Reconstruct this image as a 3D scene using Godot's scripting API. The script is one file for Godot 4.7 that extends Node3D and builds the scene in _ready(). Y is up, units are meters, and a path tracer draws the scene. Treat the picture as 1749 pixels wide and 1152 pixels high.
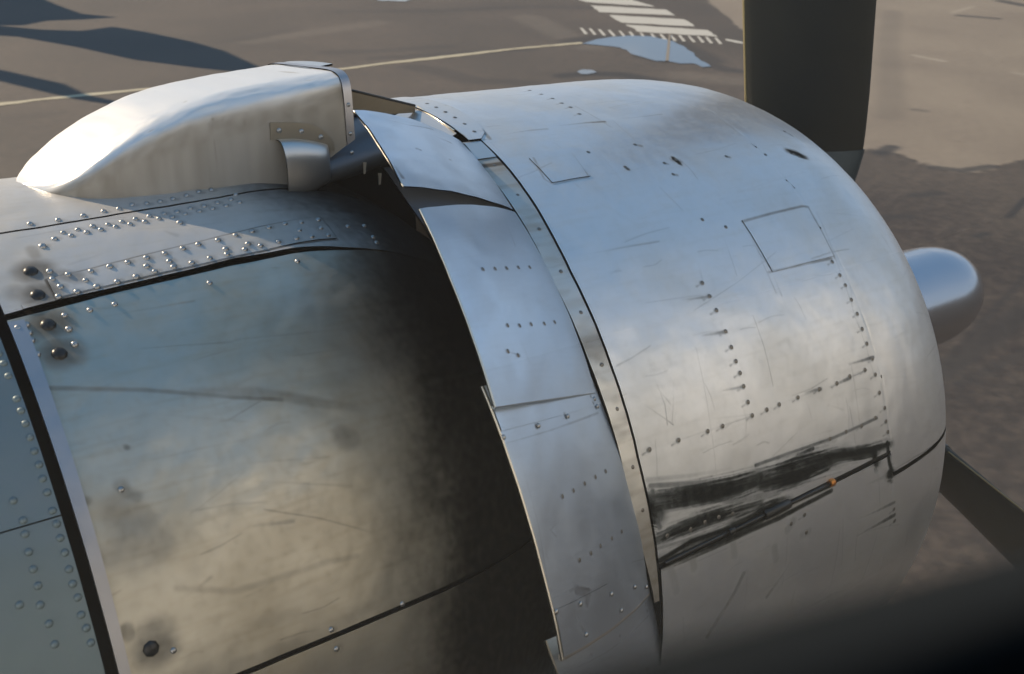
extends Node3D
# A parked propeller aeroplane's engine nacelle seen through a cabin window.
# Aeroplane axes (children of the "aeroplane" node): x forward along the propeller shaft, y up, z towards the cabin.

const NAC_ABOVE := [Vector2(-0.6635, 16.66), Vector2(-0.6278, 16.62), Vector2(-0.5939, 16.37), Vector2(-0.5653, 15.99), Vector2(-0.5440, 15.85), Vector2(-0.5234, 15.17), Vector2(-0.5032, 15.33), Vector2(-0.4834, 15.17), Vector2(-0.4636, 14.92), Vector2(-0.4419, 14.55), Vector2(-0.4208, 13.95), Vector2(-0.4001, 13.72), Vector2(-0.3636, 12.62), Vector2(-0.3490, 11.96)]
const NAC_ZZ := [Vector2(-0.6649, 21.62), Vector2(-0.6459, 20.41), Vector2(-0.6315, 19.32), Vector2(-0.6244, 20.28), Vector2(-0.6121, 19.16), Vector2(-0.6037, 20.11), Vector2(-0.5918, 18.95), Vector2(-0.5845, 19.88), Vector2(-0.5715, 18.90), Vector2(-0.5642, 19.68), Vector2(-0.5521, 18.76), Vector2(-0.5442, 19.56), Vector2(-0.5330, 18.61), Vector2(-0.5235, 19.46), Vector2(-0.5127, 18.34), Vector2(-0.5031, 19.27), Vector2(-0.4914, 18.22), Vector2(-0.4843, 19.27), Vector2(-0.4723, 18.08), Vector2(-0.4645, 18.98), Vector2(-0.4513, 17.72), Vector2(-0.4433, 18.83), Vector2(-0.4311, 17.70), Vector2(-0.4226, 18.64), Vector2(-0.4095, 17.37), Vector2(-0.4012, 18.45), Vector2(-0.3871, 17.04), Vector2(-0.3736, 15.78), Vector2(-0.3788, 18.07), Vector2(-0.4805, 20.84)]
const NAC_TOP := [Vector2(-0.6539, 27.57), Vector2(-0.6258, 27.58), Vector2(-0.6014, 27.35), Vector2(-0.5775, 27.14), Vector2(-0.5520, 26.90), Vector2(-0.5265, 26.64), Vector2(-0.5003, 26.28), Vector2(-0.4771, 25.97), Vector2(-0.4484, 25.77), Vector2(-0.4210, 25.39), Vector2(-0.3952, 25.10), Vector2(-0.3684, 24.81), Vector2(-0.3415, 24.45), Vector2(-0.3156, 24.48), Vector2(-0.2850, 24.01)]
const NAC_MID := [Vector2(-0.6738, 27.87), Vector2(-0.6374, 28.94), Vector2(-0.6692, 29.29), Vector2(-0.5579, 28.33), Vector2(-0.5268, 28.11), Vector2(-0.4459, 27.58), Vector2(-0.4125, 27.37), Vector2(-0.3273, 26.07), Vector2(-0.2920, 25.98)]
const NAC_BOT := [Vector2(-0.6766, 30.72), Vector2(-0.6535, 30.48), Vector2(-0.6286, 30.22), Vector2(-0.6022, 30.01), Vector2(-0.5773, 29.75), Vector2(-0.5517, 29.44), Vector2(-0.5258, 29.20), Vector2(-0.5000, 28.98), Vector2(-0.4738, 28.71), Vector2(-0.4491, 28.60), Vector2(-0.4213, 28.25), Vector2(-0.3968, 28.00), Vector2(-0.3689, 27.80), Vector2(-0.3403, 27.64), Vector2(-0.3165, 27.68), Vector2(-0.2885, 27.52)]
const NAC_FRONT := [Vector2(-0.2412, 25.27), Vector2(-0.2076, 24.63), Vector2(-0.2082, 27.35), Vector2(-0.2100, 28.65)]
const NAC_BELOW := [Vector2(-0.3596, 31.61), Vector2(-0.4914, 32.54), Vector2(-0.6172, 33.14), Vector2(-0.6483, 33.31), Vector2(-0.6785, 33.38)]
const NAC_CORNER := [Vector2(-0.7232, 33.68), Vector2(-0.7342, 34.08), Vector2(-0.7244, 34.85), Vector2(-0.7249, 35.87), Vector2(-0.7247, 37.73), Vector2(-0.6806, 35.37), Vector2(-0.6812, 37.46), Vector2(-0.6724, 26.41)]
const NAC_BLACK := [Vector2(-0.7005, 34.26), Vector2(-0.7013, 38.23), Vector2(-0.6929, 25.86), Vector2(-0.6975, 29.77), Vector2(-0.7033, 70.18)]
const NAC_SIDE := [Vector2(-0.6875, 54.33), Vector2(-0.7309, 54.42), Vector2(-0.6806, 71.16), Vector2(-0.4923, 75.37), Vector2(-0.4905, 77.66), Vector2(-0.3901, 75.80)]
const NAC_COL1 := [Vector2(-0.7569, 38.04), Vector2(-0.7582, 39.63), Vector2(-0.7596, 42.43), Vector2(-0.7590, 43.81), Vector2(-0.7600, 45.26), Vector2(-0.7612, 46.80), Vector2(-0.7623, 48.30), Vector2(-0.7620, 49.74), Vector2(-0.7629, 51.20), Vector2(-0.7626, 52.63), Vector2(-0.7630, 54.49), Vector2(-0.7629, 55.84), Vector2(-0.7636, 57.23), Vector2(-0.7632, 58.69), Vector2(-0.7639, 60.31), Vector2(-0.7643, 61.73), Vector2(-0.7630, 63.10), Vector2(-0.7642, 64.76), Vector2(-0.7626, 66.10), Vector2(-0.7616, 67.55)]
const NAC_COL2 := [Vector2(-0.7972, 52.51), Vector2(-0.7936, 54.61), Vector2(-0.7957, 55.91), Vector2(-0.7973, 57.63), Vector2(-0.7975, 59.29), Vector2(-0.7975, 60.88), Vector2(-0.8003, 62.64), Vector2(-0.7970, 64.55), Vector2(-0.7967, 66.54), Vector2(-0.8192, 62.04)]
const COWL_ROW1 := [Vector2(0.0140, 67.86), Vector2(0.0727, 68.03), Vector2(0.1337, 68.27), Vector2(0.1657, 68.30), Vector2(0.2320, 68.35), Vector2(0.2667, 68.31), Vector2(0.2980, 68.26), Vector2(0.3442, 68.26), Vector2(0.3981, 68.22), Vector2(0.4440, 68.32), Vector2(0.4802, 68.04), Vector2(0.5238, 67.95)]
const COWL_ROW2 := [Vector2(0.2307, 50.42), Vector2(0.2315, 52.37), Vector2(0.2327, 54.37), Vector2(0.2336, 57.28), Vector2(0.2331, 59.40), Vector2(0.2325, 61.26), Vector2(0.2329, 62.81), Vector2(0.2315, 64.54), Vector2(0.2307, 66.58)]
const COWL_ROW3 := [Vector2(0.5435, 52.18), Vector2(0.5460, 54.34), Vector2(0.5493, 55.92), Vector2(0.5484, 58.13), Vector2(0.5494, 60.25), Vector2(0.5476, 62.46), Vector2(0.5476, 64.60), Vector2(0.5517, 66.87), Vector2(0.5489, 69.09), Vector2(0.5496, 71.71), Vector2(0.5569, 74.05), Vector2(0.5548, 75.95), Vector2(0.5564, 77.52)]
const COWL_ROW4 := [Vector2(0.5266, 74.85), Vector2(0.4853, 75.13), Vector2(0.4422, 75.02), Vector2(0.3999, 75.07)]
const COWL_ROW5 := [Vector2(0.0633, 78.86), Vector2(0.0946, 78.79), Vector2(0.1237, 78.88), Vector2(0.1542, 79.22), Vector2(0.0159, 78.39)]
const COWL_TOP := [Vector2(0.2952, 2.21), Vector2(0.2889, 5.76), Vector2(0.2859, 8.75), Vector2(0.2816, 11.39), Vector2(0.2818, 13.43), Vector2(0.2737, 16.26)]
const COWL_LOW := [Vector2(0.5751, 89.73), Vector2(0.5820, 91.84), Vector2(0.2871, 84.07), Vector2(0.3253, 86.37), Vector2(0.3211, 83.74)]
const COWL_SPOT := [Vector2(0.3018, 26.23), Vector2(0.2348, 30.60), Vector2(0.3532, 30.71), Vector2(0.3185, 33.37), Vector2(0.4700, 31.64), Vector2(0.3217, 31.02), Vector2(0.6449, 32.99), Vector2(0.6539, 33.57), Vector2(0.6988, 26.87), Vector2(0.5674, 32.46), Vector2(0.1930, 26.41), Vector2(0.3066, 41.68), Vector2(0.3451, 43.56)]
const COWL_MARKS := [
	[[Vector2(-0.0193, 78.30), Vector2(0.0402, 78.24), Vector2(0.1267, 78.66), Vector2(0.2183, 79.47)], 0.01495, 0.8],
	[[Vector2(-0.0197, 81.22), Vector2(0.0469, 81.38), Vector2(0.1350, 81.53), Vector2(0.2151, 81.74)], 0.01495, 0.85],
	[[Vector2(0.2028, 80.63), Vector2(0.2442, 80.76), Vector2(0.2866, 81.05)], 0.0161, 0.9],
	[[Vector2(0.0106, 81.47), Vector2(0.0200, 83.61), Vector2(0.0246, 85.66)], 0.0138, 0.186],
	[[Vector2(0.0592, 81.35), Vector2(0.0627, 83.72)], 0.014, 0.186],
	[[Vector2(0.1476, 81.88), Vector2(0.1519, 84.74)], 0.014, 0.155],
	[[Vector2(0.1739, 51.88), Vector2(0.2041, 52.15), Vector2(0.2339, 52.41)], 0.0056, 0.341],
	[[Vector2(0.1833, 56.93), Vector2(0.2348, 57.30)], 0.007, 0.372],
	[[Vector2(0.1856, 64.16), Vector2(0.2315, 64.54)], 0.0056, 0.31],
	[[Vector2(0.4853, 66.40), Vector2(0.5545, 66.67)], 0.007, 0.558],
	[[Vector2(0.3617, 67.98), Vector2(0.4013, 68.21)], 0.007, 0.372],
	[[Vector2(0.4248, 68.43), Vector2(0.4795, 68.19)], 0.007, 0.434],
	[[Vector2(0.4522, 68.23), Vector2(0.5269, 68.01)], 0.0042, 0.248],
	[[Vector2(0.2163, 74.44), Vector2(0.2927, 74.65), Vector2(0.4031, 75.06), Vector2(0.5299, 74.91)], 0.0056, 0.496],
	[[Vector2(0.2902, 75.53), Vector2(0.3537, 75.32)], 0.0084, 0.8],
	[[Vector2(0.2811, 68.22), Vector2(0.3981, 68.22)], 0.0028, 0.124],
	[[Vector2(0.0140, 67.86), Vector2(0.2320, 68.35)], 0.0028, 0.155],
	[[Vector2(0.0704, 65.83), Vector2(0.2326, 68.21)], 0.0028, 0.062],
	[[Vector2(0.5620, 79.36), Vector2(0.4900, 78.90), Vector2(0.4273, 77.96), Vector2(0.3676, 77.00)], 0.0138, 1],
	[[Vector2(0.4276, 77.81), Vector2(0.3521, 77.20), Vector2(0.2799, 76.78), Vector2(0.2114, 76.23)], 0.0299, 0.85],
	[[Vector2(0.2258, 75.96), Vector2(0.1601, 75.44), Vector2(0.0861, 74.54), Vector2(-0.0109, 73.02)], 0.014375, 0.8],
	[[Vector2(0.2378, 76.70), Vector2(0.1703, 76.59), Vector2(0.0955, 75.64), Vector2(-0.0091, 74.32)], 0.0161, 0.75],
	[[Vector2(0.3956, 78.21), Vector2(0.3059, 78.10), Vector2(0.2227, 77.26)], 0.0161, 1],
	[[Vector2(0.2253, 76.17), Vector2(0.1612, 75.02), Vector2(0.0771, 73.45), Vector2(-0.0012, 71.85)], 0.0084, 0.31],
	[[Vector2(0.1653, 73.63), Vector2(0.0801, 72.51), Vector2(-0.0043, 71.08)], 0.0084, 0.1364],
	[[Vector2(-0.0194, 73.98), Vector2(-0.0196, 74.50), Vector2(0.0039, 75.50)], 0.0276, 1],
	[[Vector2(0.0009, 72.60), Vector2(-0.0005, 75.39), Vector2(0.0027, 76.89)], 0.0112, 0.434],
	[[Vector2(-0.0195, 76.69), Vector2(0.0667, 77.26), Vector2(0.1540, 78.00)], 0.0056, 0.248],
	[[Vector2(0.1425, 77.26), Vector2(0.2066, 78.40), Vector2(0.2614, 78.83)], 0.014, 0.31],
	[[Vector2(-0.0199, 79.17), Vector2(0.0614, 79.92), Vector2(0.1363, 80.57), Vector2(0.2581, 80.96)], 0.0056, 0.31],
	[[Vector2(-0.0197, 80.99), Vector2(0.0608, 80.27), Vector2(0.1620, 80.95), Vector2(0.2793, 81.18), Vector2(0.3989, 81.25)], 0.0084, 1],
	[[Vector2(-0.0200, 81.76), Vector2(0.0710, 81.83), Vector2(0.1605, 82.23), Vector2(0.2565, 82.44), Vector2(0.3904, 82.03)], 0.0084, 0.9],
	[[Vector2(-0.0059, 80.63), Vector2(0.0597, 80.99), Vector2(0.1483, 81.36)], 0.0138, 0.279],
	[[Vector2(0.1491, 80.76), Vector2(0.2161, 80.98), Vector2(0.2793, 81.18)], 0.0184, 0.8],
	[[Vector2(0.3992, 80.93), Vector2(0.4544, 81.09), Vector2(0.5210, 81.16)], 0.0056, 0.31],
	[[Vector2(0.5055, 79.76), Vector2(0.5210, 81.16)], 0.0207, 0.75],
	[[Vector2(0.4711, 88.20), Vector2(0.5226, 88.44), Vector2(0.5730, 88.55)], 0.007, 0.434],
	[[Vector2(0.4668, 90.82), Vector2(0.5265, 90.69), Vector2(0.5773, 90.74)], 0.0084, 0.8],
	[[Vector2(0.5460, 83.68), Vector2(0.5675, 83.86)], 0.0161, 0.8],
	[[Vector2(0.4855, 83.56), Vector2(0.5460, 83.68)], 0.0084, 0.248],
	[[Vector2(0.2860, 89.52), Vector2(0.2660, 91.10), Vector2(0.2333, 93.16)], 0.0084, 0.31],
	[[Vector2(0.1718, 87.76), Vector2(0.1526, 89.67), Vector2(0.1160, 92.74), Vector2(0.0964, 94.51)], 0.0084, 0.434],
	[[Vector2(0.2916, 83.78), Vector2(0.2767, 84.61)], 0.014, 0.217],
	[[Vector2(0.3313, 86.36), Vector2(0.3134, 86.46)], 0.0126, 0.248],
	[[Vector2(0.2436, 86.16), Vector2(0.2485, 87.97)], 0.014, 0.186],
	[[Vector2(0.2007, 18.90), Vector2(0.2580, 19.16), Vector2(0.2984, 19.49)], 0.007, 0.465],
	[[Vector2(0.0822, 19.46), Vector2(0.1274, 19.22), Vector2(0.1683, 19.44)], 0.007, 0.248],
	[[Vector2(0.3380, 19.20), Vector2(0.4414, 19.39)], 0.0042, 0.217],
	[[Vector2(0.0413, 43.00), Vector2(0.0992, 43.16), Vector2(0.1903, 43.45)], 0.0042, 0.1736],
	[[Vector2(0.0585, 46.07), Vector2(0.0870, 46.22)], 0.0042, 0.124],
	[[Vector2(0.3311, 43.54), Vector2(0.3194, 47.16), Vector2(0.3086, 50.57)], 0.0028, 0.155],
	[[Vector2(0.3859, 45.36), Vector2(0.3781, 49.46), Vector2(0.3749, 54.26)], 0.0042, 0.155],
	[[Vector2(0.3871, 51.85), Vector2(0.3850, 54.86)], 0.0042, 0.155],
	[[Vector2(0.2461, 46.91), Vector2(0.2325, 50.19)], 0.0028, 0.093],
	[[Vector2(0.0607, 59.69), Vector2(0.0643, 63.40), Vector2(0.0586, 65.79)], 0.0028, 0.186],
	[[Vector2(0.0270, 62.63), Vector2(0.0695, 66.02)], 0.0028, 0.155],
	[[Vector2(0.0586, 61.11), Vector2(0.0752, 63.62)], 0.0028, 0.124],
	[[Vector2(0.0987, 60.43), Vector2(0.0689, 65.65)], 0.0028, 0.093],
	[[Vector2(0.6362, 32.11), Vector2(0.6745, 33.60)], 0.0126, 0.8],
	[[Vector2(0.2972, 26.01), Vector2(0.3110, 26.68)], 0.0084, 0.434],
	[[Vector2(0.2324, 30.43), Vector2(0.2361, 31.00)], 0.0098, 0.8],
	[[Vector2(0.3471, 30.62), Vector2(0.3557, 31.15)], 0.0112, 0.8],
	[[Vector2(0.3149, 33.32), Vector2(0.3247, 33.59)], 0.007, 0.372],
	[[Vector2(0.4648, 31.43), Vector2(0.4753, 31.85)], 0.007, 0.372],
	[[Vector2(0.3181, 30.97), Vector2(0.3266, 31.23)], 0.007, 0.248],
	[[Vector2(0.7017, 26.66), Vector2(0.7067, 27.98)], 0.0084, 0.372],
	[[Vector2(0.3887, 43.23), Vector2(0.3800, 51.29), Vector2(0.5451, 51.64)], 0.0056, 0.372],
	[[Vector2(0.3887, 43.23), Vector2(0.4691, 42.99), Vector2(0.5508, 42.83), Vector2(0.5645, 43.11)], 0.0056, 0.31],
	[[Vector2(0.5645, 43.11), Vector2(0.5566, 47.85), Vector2(0.5544, 49.77), Vector2(0.5532, 51.66)], 0.0042, 0.248],
	[[Vector2(0.5777, 44.23), Vector2(0.5539, 52.14), Vector2(0.5396, 60.44), Vector2(0.5438, 69.83)], 0.0014, 0.155],
	[[Vector2(0.0793, 25.91), Vector2(0.0644, 30.34), Vector2(0.0728, 31.43), Vector2(0.1447, 31.29)], 0.0042, 0.217],
	[[Vector2(0.1623, 25.61), Vector2(0.1468, 31.32)], 0.0042, 0.248],
	[[Vector2(0.0193, 4.02), Vector2(0.0638, 5.93), Vector2(0.0607, 11.43), Vector2(0.0419, 20.11)], 0.007, 0.31],
	[[Vector2(0.0419, 20.11), Vector2(0.0140, 20.09), Vector2(-0.0003, 18.74)], 0.007, 0.496],
	[[Vector2(0.5501, 79.00), Vector2(0.5514, 80.58), Vector2(0.5538, 81.94), Vector2(0.5603, 83.50)], 0.0098, 1],
	[[Vector2(0.5551, 79.20), Vector2(0.5067, 78.95), Vector2(0.4582, 78.42), Vector2(0.3970, 77.51), Vector2(0.3379, 76.87)], 0.0084, 1],
	[[Vector2(0.5640, 83.33), Vector2(0.6327, 83.18), Vector2(0.7654, 83.62)], 0.0056, 0.558],
	[[Vector2(0.4041, 70.34), Vector2(0.4443, 71.97)], 0.0042, 0.062]]
const NACELLE_MARKS := [
	[[Vector2(-0.7303, 41.76), Vector2(-0.6793, 43.15), Vector2(-0.6231, 44.66), Vector2(-0.5720, 46.32), Vector2(-0.5258, 47.85), Vector2(-0.4699, 49.47)], 0.006, 0.24],
	[[Vector2(-0.5720, 46.32), Vector2(-0.5019, 47.69), Vector2(-0.4126, 51.41), Vector2(-0.3530, 53.54)], 0.015, 0.132],
	[[Vector2(-0.6548, 34.47), Vector2(-0.5758, 34.55), Vector2(-0.5233, 34.75)], 0.0045, 0.15],
	[[Vector2(-0.5373, 60.56), Vector2(-0.4729, 63.34), Vector2(-0.4206, 66.15), Vector2(-0.3620, 69.56), Vector2(-0.2936, 72.35)], 0.0021, 0.096],
	[[Vector2(-0.5640, 61.74), Vector2(-0.5065, 62.72)], 0.006, 0.12],
	[[Vector2(-0.6717, 66.64), Vector2(-0.6431, 66.22), Vector2(-0.6196, 65.42)], 0.0045, 0.096],
	[[Vector2(-0.6610, 65.35), Vector2(-0.5978, 67.65), Vector2(-0.5390, 67.90), Vector2(-0.4769, 68.17), Vector2(-0.4374, 68.69)], 0.0075, 0.072],
	[[Vector2(-0.6919, 56.28), Vector2(-0.6824, 58.38), Vector2(-0.6960, 59.50)], 0.045, 0.18],
	[[Vector2(-0.6830, 59.57), Vector2(-0.6726, 60.48)], 0.045, 0.15],
	[[Vector2(-0.7181, 60.33), Vector2(-0.7050, 61.32)], 0.03, 0.12],
	[[Vector2(-0.4091, 55.45), Vector2(-0.3989, 56.06)], 0.03, 0.24],
	[[Vector2(-0.3743, 58.44), Vector2(-0.3489, 58.72)], 0.018, 0.15],
	[[Vector2(-0.7015, 70.02), Vector2(-0.6962, 69.31)], 0.045, 0.3],
	[[Vector2(-0.7023, 38.30), Vector2(-0.7014, 37.07)], 0.027, 0.3],
	[[Vector2(-0.7016, 34.21), Vector2(-0.7052, 33.28)], 0.027, 0.3],
	[[Vector2(-0.6993, 25.27), Vector2(-0.6460, 28.15)], 0.024, 0.27],
	[[Vector2(-0.7176, 28.90), Vector2(-0.6814, 30.25)], 0.03, 0.18],
	[[Vector2(-0.6797, 23.52), Vector2(-0.6795, 21.72)], 0.015, 0.18],
	[[Vector2(-0.6700, 49.92), Vector2(-0.6672, 50.26)], 0.0075, 0.48],
	[[Vector2(-0.6873, 53.94), Vector2(-0.6842, 54.95), Vector2(-0.6760, 55.49)], 0.018, 0.21],
	[[Vector2(-0.7222, 68.13), Vector2(-0.7237, 67.49)], 0.015, 0.3],
	[[Vector2(-0.6184, 75.11), Vector2(-0.5595, 75.28), Vector2(-0.4642, 75.25)], 0.018, 0.09],
	[[Vector2(-0.2605, 36.30), Vector2(-0.2339, 40.47)], 0.075, -0.072],
	[[Vector2(-0.5937, 51.87), Vector2(-0.5403, 55.24)], 0.075, -0.06],
	[[Vector2(-0.3526, 16.73), Vector2(-0.2377, 18.83), Vector2(-0.1773, 22.94)], 0.045, 0.15],
	[[Vector2(-0.5083, 22.17), Vector2(-0.4972, 23.36)], 0.009, 0.18],
	[[Vector2(-0.6407, 40.08), Vector2(-0.4963, 41.04), Vector2(-0.3364, 42.86)], 0.003, 0.09],
	[[Vector2(-0.6753, 45.77), Vector2(-0.5230, 50.90)], 0.003, 0.06],
	[[Vector2(-0.6221, 53.77), Vector2(-0.4373, 57.20)], 0.003, 0.06],
	[[Vector2(-0.5607, 56.68), Vector2(-0.4193, 61.10)], 0.0045, 0.072]]
const FLAP_CORNERS := [
	[Vector3(-0.0124, 0.7135, 19.52), Vector3(-0.0346, 0.7165, 34.72), Vector3(-0.3036, 0.8740, 29.34), Vector3(-0.3149, 0.8840, 39.47)],
	[Vector3(-0.0298, 0.7125, 34.87), Vector3(-0.0523, 0.7170, 59.65), Vector3(-0.2991, 0.8680, 41.17), Vector3(-0.3245, 0.8820, 58.85)],
	[Vector3(-0.0436, 0.7070, 57.47), Vector3(-0.0281, 0.7125, 84.46), Vector3(-0.3186, 0.8600, 56.91), Vector3(-0.3082, 0.8680, 79.09)],
	[Vector3(-0.0230, 0.7030, 82.62), Vector3(0.0489, 0.7090, 110.94), Vector3(-0.3185, 0.8550, 77.56), Vector3(-0.2746, 0.8600, 92.31)],
	[Vector3(-0.0124, 0.6980, 28.42), Vector3(-0.0241, 0.6980, 36.65), Vector3(-0.2996, 0.8500, 35.27), Vector3(-0.2904, 0.8500, 44.20)]]
const FLAP_RIVETS_1 := [Vector2(0.710, 0.370), Vector2(0.596, 0.372), Vector2(0.480, 0.372), Vector2(0.353, 0.369), Vector2(0.225, 0.367), Vector2(0.694, 0.654), Vector2(0.585, 0.660), Vector2(0.470, 0.659), Vector2(0.335, 0.661), Vector2(0.209, 0.654), Vector2(0.766, 0.770), Vector2(0.695, 0.794)]
const FLAP_RIVETS_2 := [Vector2(0.696, 0.445), Vector2(0.589, 0.437), Vector2(0.470, 0.425), Vector2(0.344, 0.415), Vector2(0.221, 0.407), Vector2(0.699, 0.687), Vector2(0.583, 0.681), Vector2(0.480, 0.672), Vector2(0.350, 0.666), Vector2(0.223, 0.661), Vector2(0.993, 0.193), Vector2(0.708, 0.175), Vector2(0.428, 0.160), Vector2(0.079, 0.109), Vector2(0.079, 0.143), Vector2(0.982, 0.827), Vector2(0.781, 0.839), Vector2(0.480, 0.867), Vector2(0.201, 0.907), Vector2(0.403, 0.955), Vector2(0.781, 0.959), Vector2(0.041, 0.953)]
const FLAP_RIVETS_0 := [Vector2(0.693, 0.533), Vector2(0.413, 0.583)]
const FLAP_MARKS_2 := [
	[[Vector2(0.978, 0.214), Vector2(0.617, 0.199), Vector2(0.085, 0.169)], 0.004, 0.3],
	[[Vector2(0.972, 0.779), Vector2(0.775, 0.776), Vector2(0.666, 0.809)], 0.006, 0.7],
	[[Vector2(0.780, 0.786), Vector2(0.689, 0.820), Vector2(0.715, 0.849)], 0.014, 0.45],
	[[Vector2(0.840, 0.856), Vector2(0.812, 0.907), Vector2(0.788, 0.951)], 0.01, 0.5],
	[[Vector2(0.925, 0.291), Vector2(0.944, 0.523), Vector2(0.982, 0.709)], 0.004, 0.15],
	[[Vector2(0.781, 0.526), Vector2(0.866, 0.546), Vector2(0.835, 0.572)], 0.004, 0.3],
	[[Vector2(0.886, 0.748), Vector2(0.171, 0.804), Vector2(0.008, 0.832)], 0.003, 0.2],
	[[Vector2(0.503, 0.476), Vector2(0.309, 0.772)], 0.05, 0.12]]
const FLAP_MARKS_1 := [
	[[Vector2(0.775, 0.769), Vector2(0.680, 0.795)], 0.004, 0.3],
	[[Vector2(0.213, 0.060), Vector2(0.271, 0.245)], 0.003, 0.15],
	[[Vector2(0.635, 0.668), Vector2(0.615, 0.834)], 0.003, 0.12]]
const FLAP_MARKS_0 := [
	[[Vector2(0.777, 0.123), Vector2(0.582, 0.149), Vector2(0.320, 0.076)], 0.006, 0.35],
	[[Vector2(0.373, 0.233), Vector2(0.229, 0.239)], 0.006, 0.4],
	[[Vector2(0.695, 0.526), Vector2(0.672, 0.544)], 0.005, 0.7],
	[[Vector2(0.986, 0.777), Vector2(0.967, 0.912)], 0.008, 0.5]]
const GROUND_STRIPES := [
	[Vector2(16.01, -19.69), Vector2(17.03, -19.05), Vector2(16.81, -17.95), Vector2(15.79, -19.13)],
	[Vector2(15.58, -18.48), Vector2(16.49, -17.68), Vector2(16.16, -16.60), Vector2(15.42, -18.00)],
	[Vector2(15.20, -17.57), Vector2(16.05, -16.21), Vector2(15.67, -15.50), Vector2(14.74, -16.76)],
	[Vector2(14.65, -16.39), Vector2(15.46, -15.05), Vector2(15.02, -14.32), Vector2(14.18, -15.53)],
	[Vector2(14.11, -15.28), Vector2(14.92, -13.94), Vector2(14.55, -13.32), Vector2(13.76, -14.53)]]
const GROUND_TICKS := [
	[Vector2(13.18, -15.53), Vector2(13.22, -15.50), Vector2(12.87, -14.92), Vector2(12.80, -14.94)],
	[Vector2(13.27, -15.38), Vector2(13.31, -15.35), Vector2(12.95, -14.78), Vector2(12.89, -14.79)],
	[Vector2(13.35, -15.21), Vector2(13.39, -15.18), Vector2(13.03, -14.61), Vector2(12.97, -14.63)],
	[Vector2(13.44, -15.04), Vector2(13.48, -15.01), Vector2(13.13, -14.45), Vector2(13.07, -14.47)],
	[Vector2(13.54, -14.85), Vector2(13.58, -14.83), Vector2(13.22, -14.28), Vector2(13.16, -14.29)],
	[Vector2(13.62, -14.67), Vector2(13.66, -14.64), Vector2(13.30, -14.10), Vector2(13.24, -14.12)],
	[Vector2(13.70, -14.46), Vector2(13.74, -14.44), Vector2(13.38, -13.90), Vector2(13.32, -13.92)],
	[Vector2(13.81, -14.30), Vector2(13.85, -14.28), Vector2(13.49, -13.75), Vector2(13.43, -13.77)],
	[Vector2(13.90, -14.15), Vector2(13.94, -14.12), Vector2(13.58, -13.60), Vector2(13.51, -13.62)],
	[Vector2(13.99, -14.00), Vector2(14.03, -13.97), Vector2(13.67, -13.46), Vector2(13.61, -13.48)],
	[Vector2(14.09, -13.87), Vector2(14.13, -13.84), Vector2(13.76, -13.33), Vector2(13.70, -13.35)],
	[Vector2(14.18, -13.71), Vector2(14.21, -13.69), Vector2(13.85, -13.18), Vector2(13.79, -13.20)],
	[Vector2(14.28, -13.58), Vector2(14.31, -13.55), Vector2(13.94, -13.05), Vector2(13.88, -13.07)],
	[Vector2(14.34, -13.44), Vector2(14.38, -13.41), Vector2(14.01, -12.92), Vector2(13.95, -12.94)],
	[Vector2(14.41, -13.28), Vector2(14.45, -13.25), Vector2(14.08, -12.77), Vector2(14.02, -12.79)]]
const GROUND_STREAK := [Vector2(14.49, -13.10), Vector2(14.52, -12.72), Vector2(14.38, -12.57), Vector2(14.36, -12.95)]
const GROUND_LINE := [Vector2(1.57, -15.48), Vector2(2.97, -15.47), Vector2(3.49, -15.43), Vector2(4.01, -15.35), Vector2(4.48, -15.28), Vector2(5.18, -15.13), Vector2(6.07, -14.91), Vector2(7.54, -14.80), Vector2(8.46, -14.79), Vector2(9.60, -14.67), Vector2(10.95, -14.56), Vector2(12.21, -14.30)]
const GROUND_PUDDLE := [Vector2(12.15, -14.24), Vector2(12.64, -14.41), Vector2(13.02, -14.40), Vector2(13.37, -14.29), Vector2(13.57, -14.05), Vector2(13.61, -13.76), Vector2(13.54, -13.43), Vector2(13.31, -12.93), Vector2(13.03, -12.42), Vector2(12.87, -12.22), Vector2(12.61, -11.75), Vector2(12.47, -11.51), Vector2(12.35, -11.57), Vector2(12.43, -11.83), Vector2(12.28, -11.97), Vector2(12.24, -12.21), Vector2(12.11, -12.37), Vector2(12.11, -12.67), Vector2(12.21, -13.03), Vector2(12.41, -13.54), Vector2(12.31, -13.88)]
const GROUND_JOINT := [Vector2(13.99, -14.00), Vector2(14.03, -13.98), Vector2(12.24, -12.21), Vector2(12.20, -12.24)]
const GROUND_SMALL_PUDDLE := [Vector2(10.54, -12.46), Vector2(10.72, -12.54), Vector2(10.80, -12.42), Vector2(10.76, -12.24), Vector2(10.57, -12.22), Vector2(10.48, -12.29)]
const GROUND_FAR_PUDDLE := [Vector2(12.05, -21.69), Vector2(11.99, -20.82), Vector2(12.36, -20.44), Vector2(12.95, -20.67), Vector2(12.98, -21.46)]
const CONCRETE_EDGE := [Vector2(8.60, -6.45), Vector2(9.97, -7.26), Vector2(10.43, -7.29), Vector2(10.48, -7.04), Vector2(10.51, -6.86), Vector2(10.45, -6.52), Vector2(10.36, -6.24), Vector2(10.38, -6.04), Vector2(10.49, -5.90), Vector2(10.75, -5.79), Vector2(11.18, -5.83), Vector2(11.56, -5.78), Vector2(12.11, -5.14)]
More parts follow.
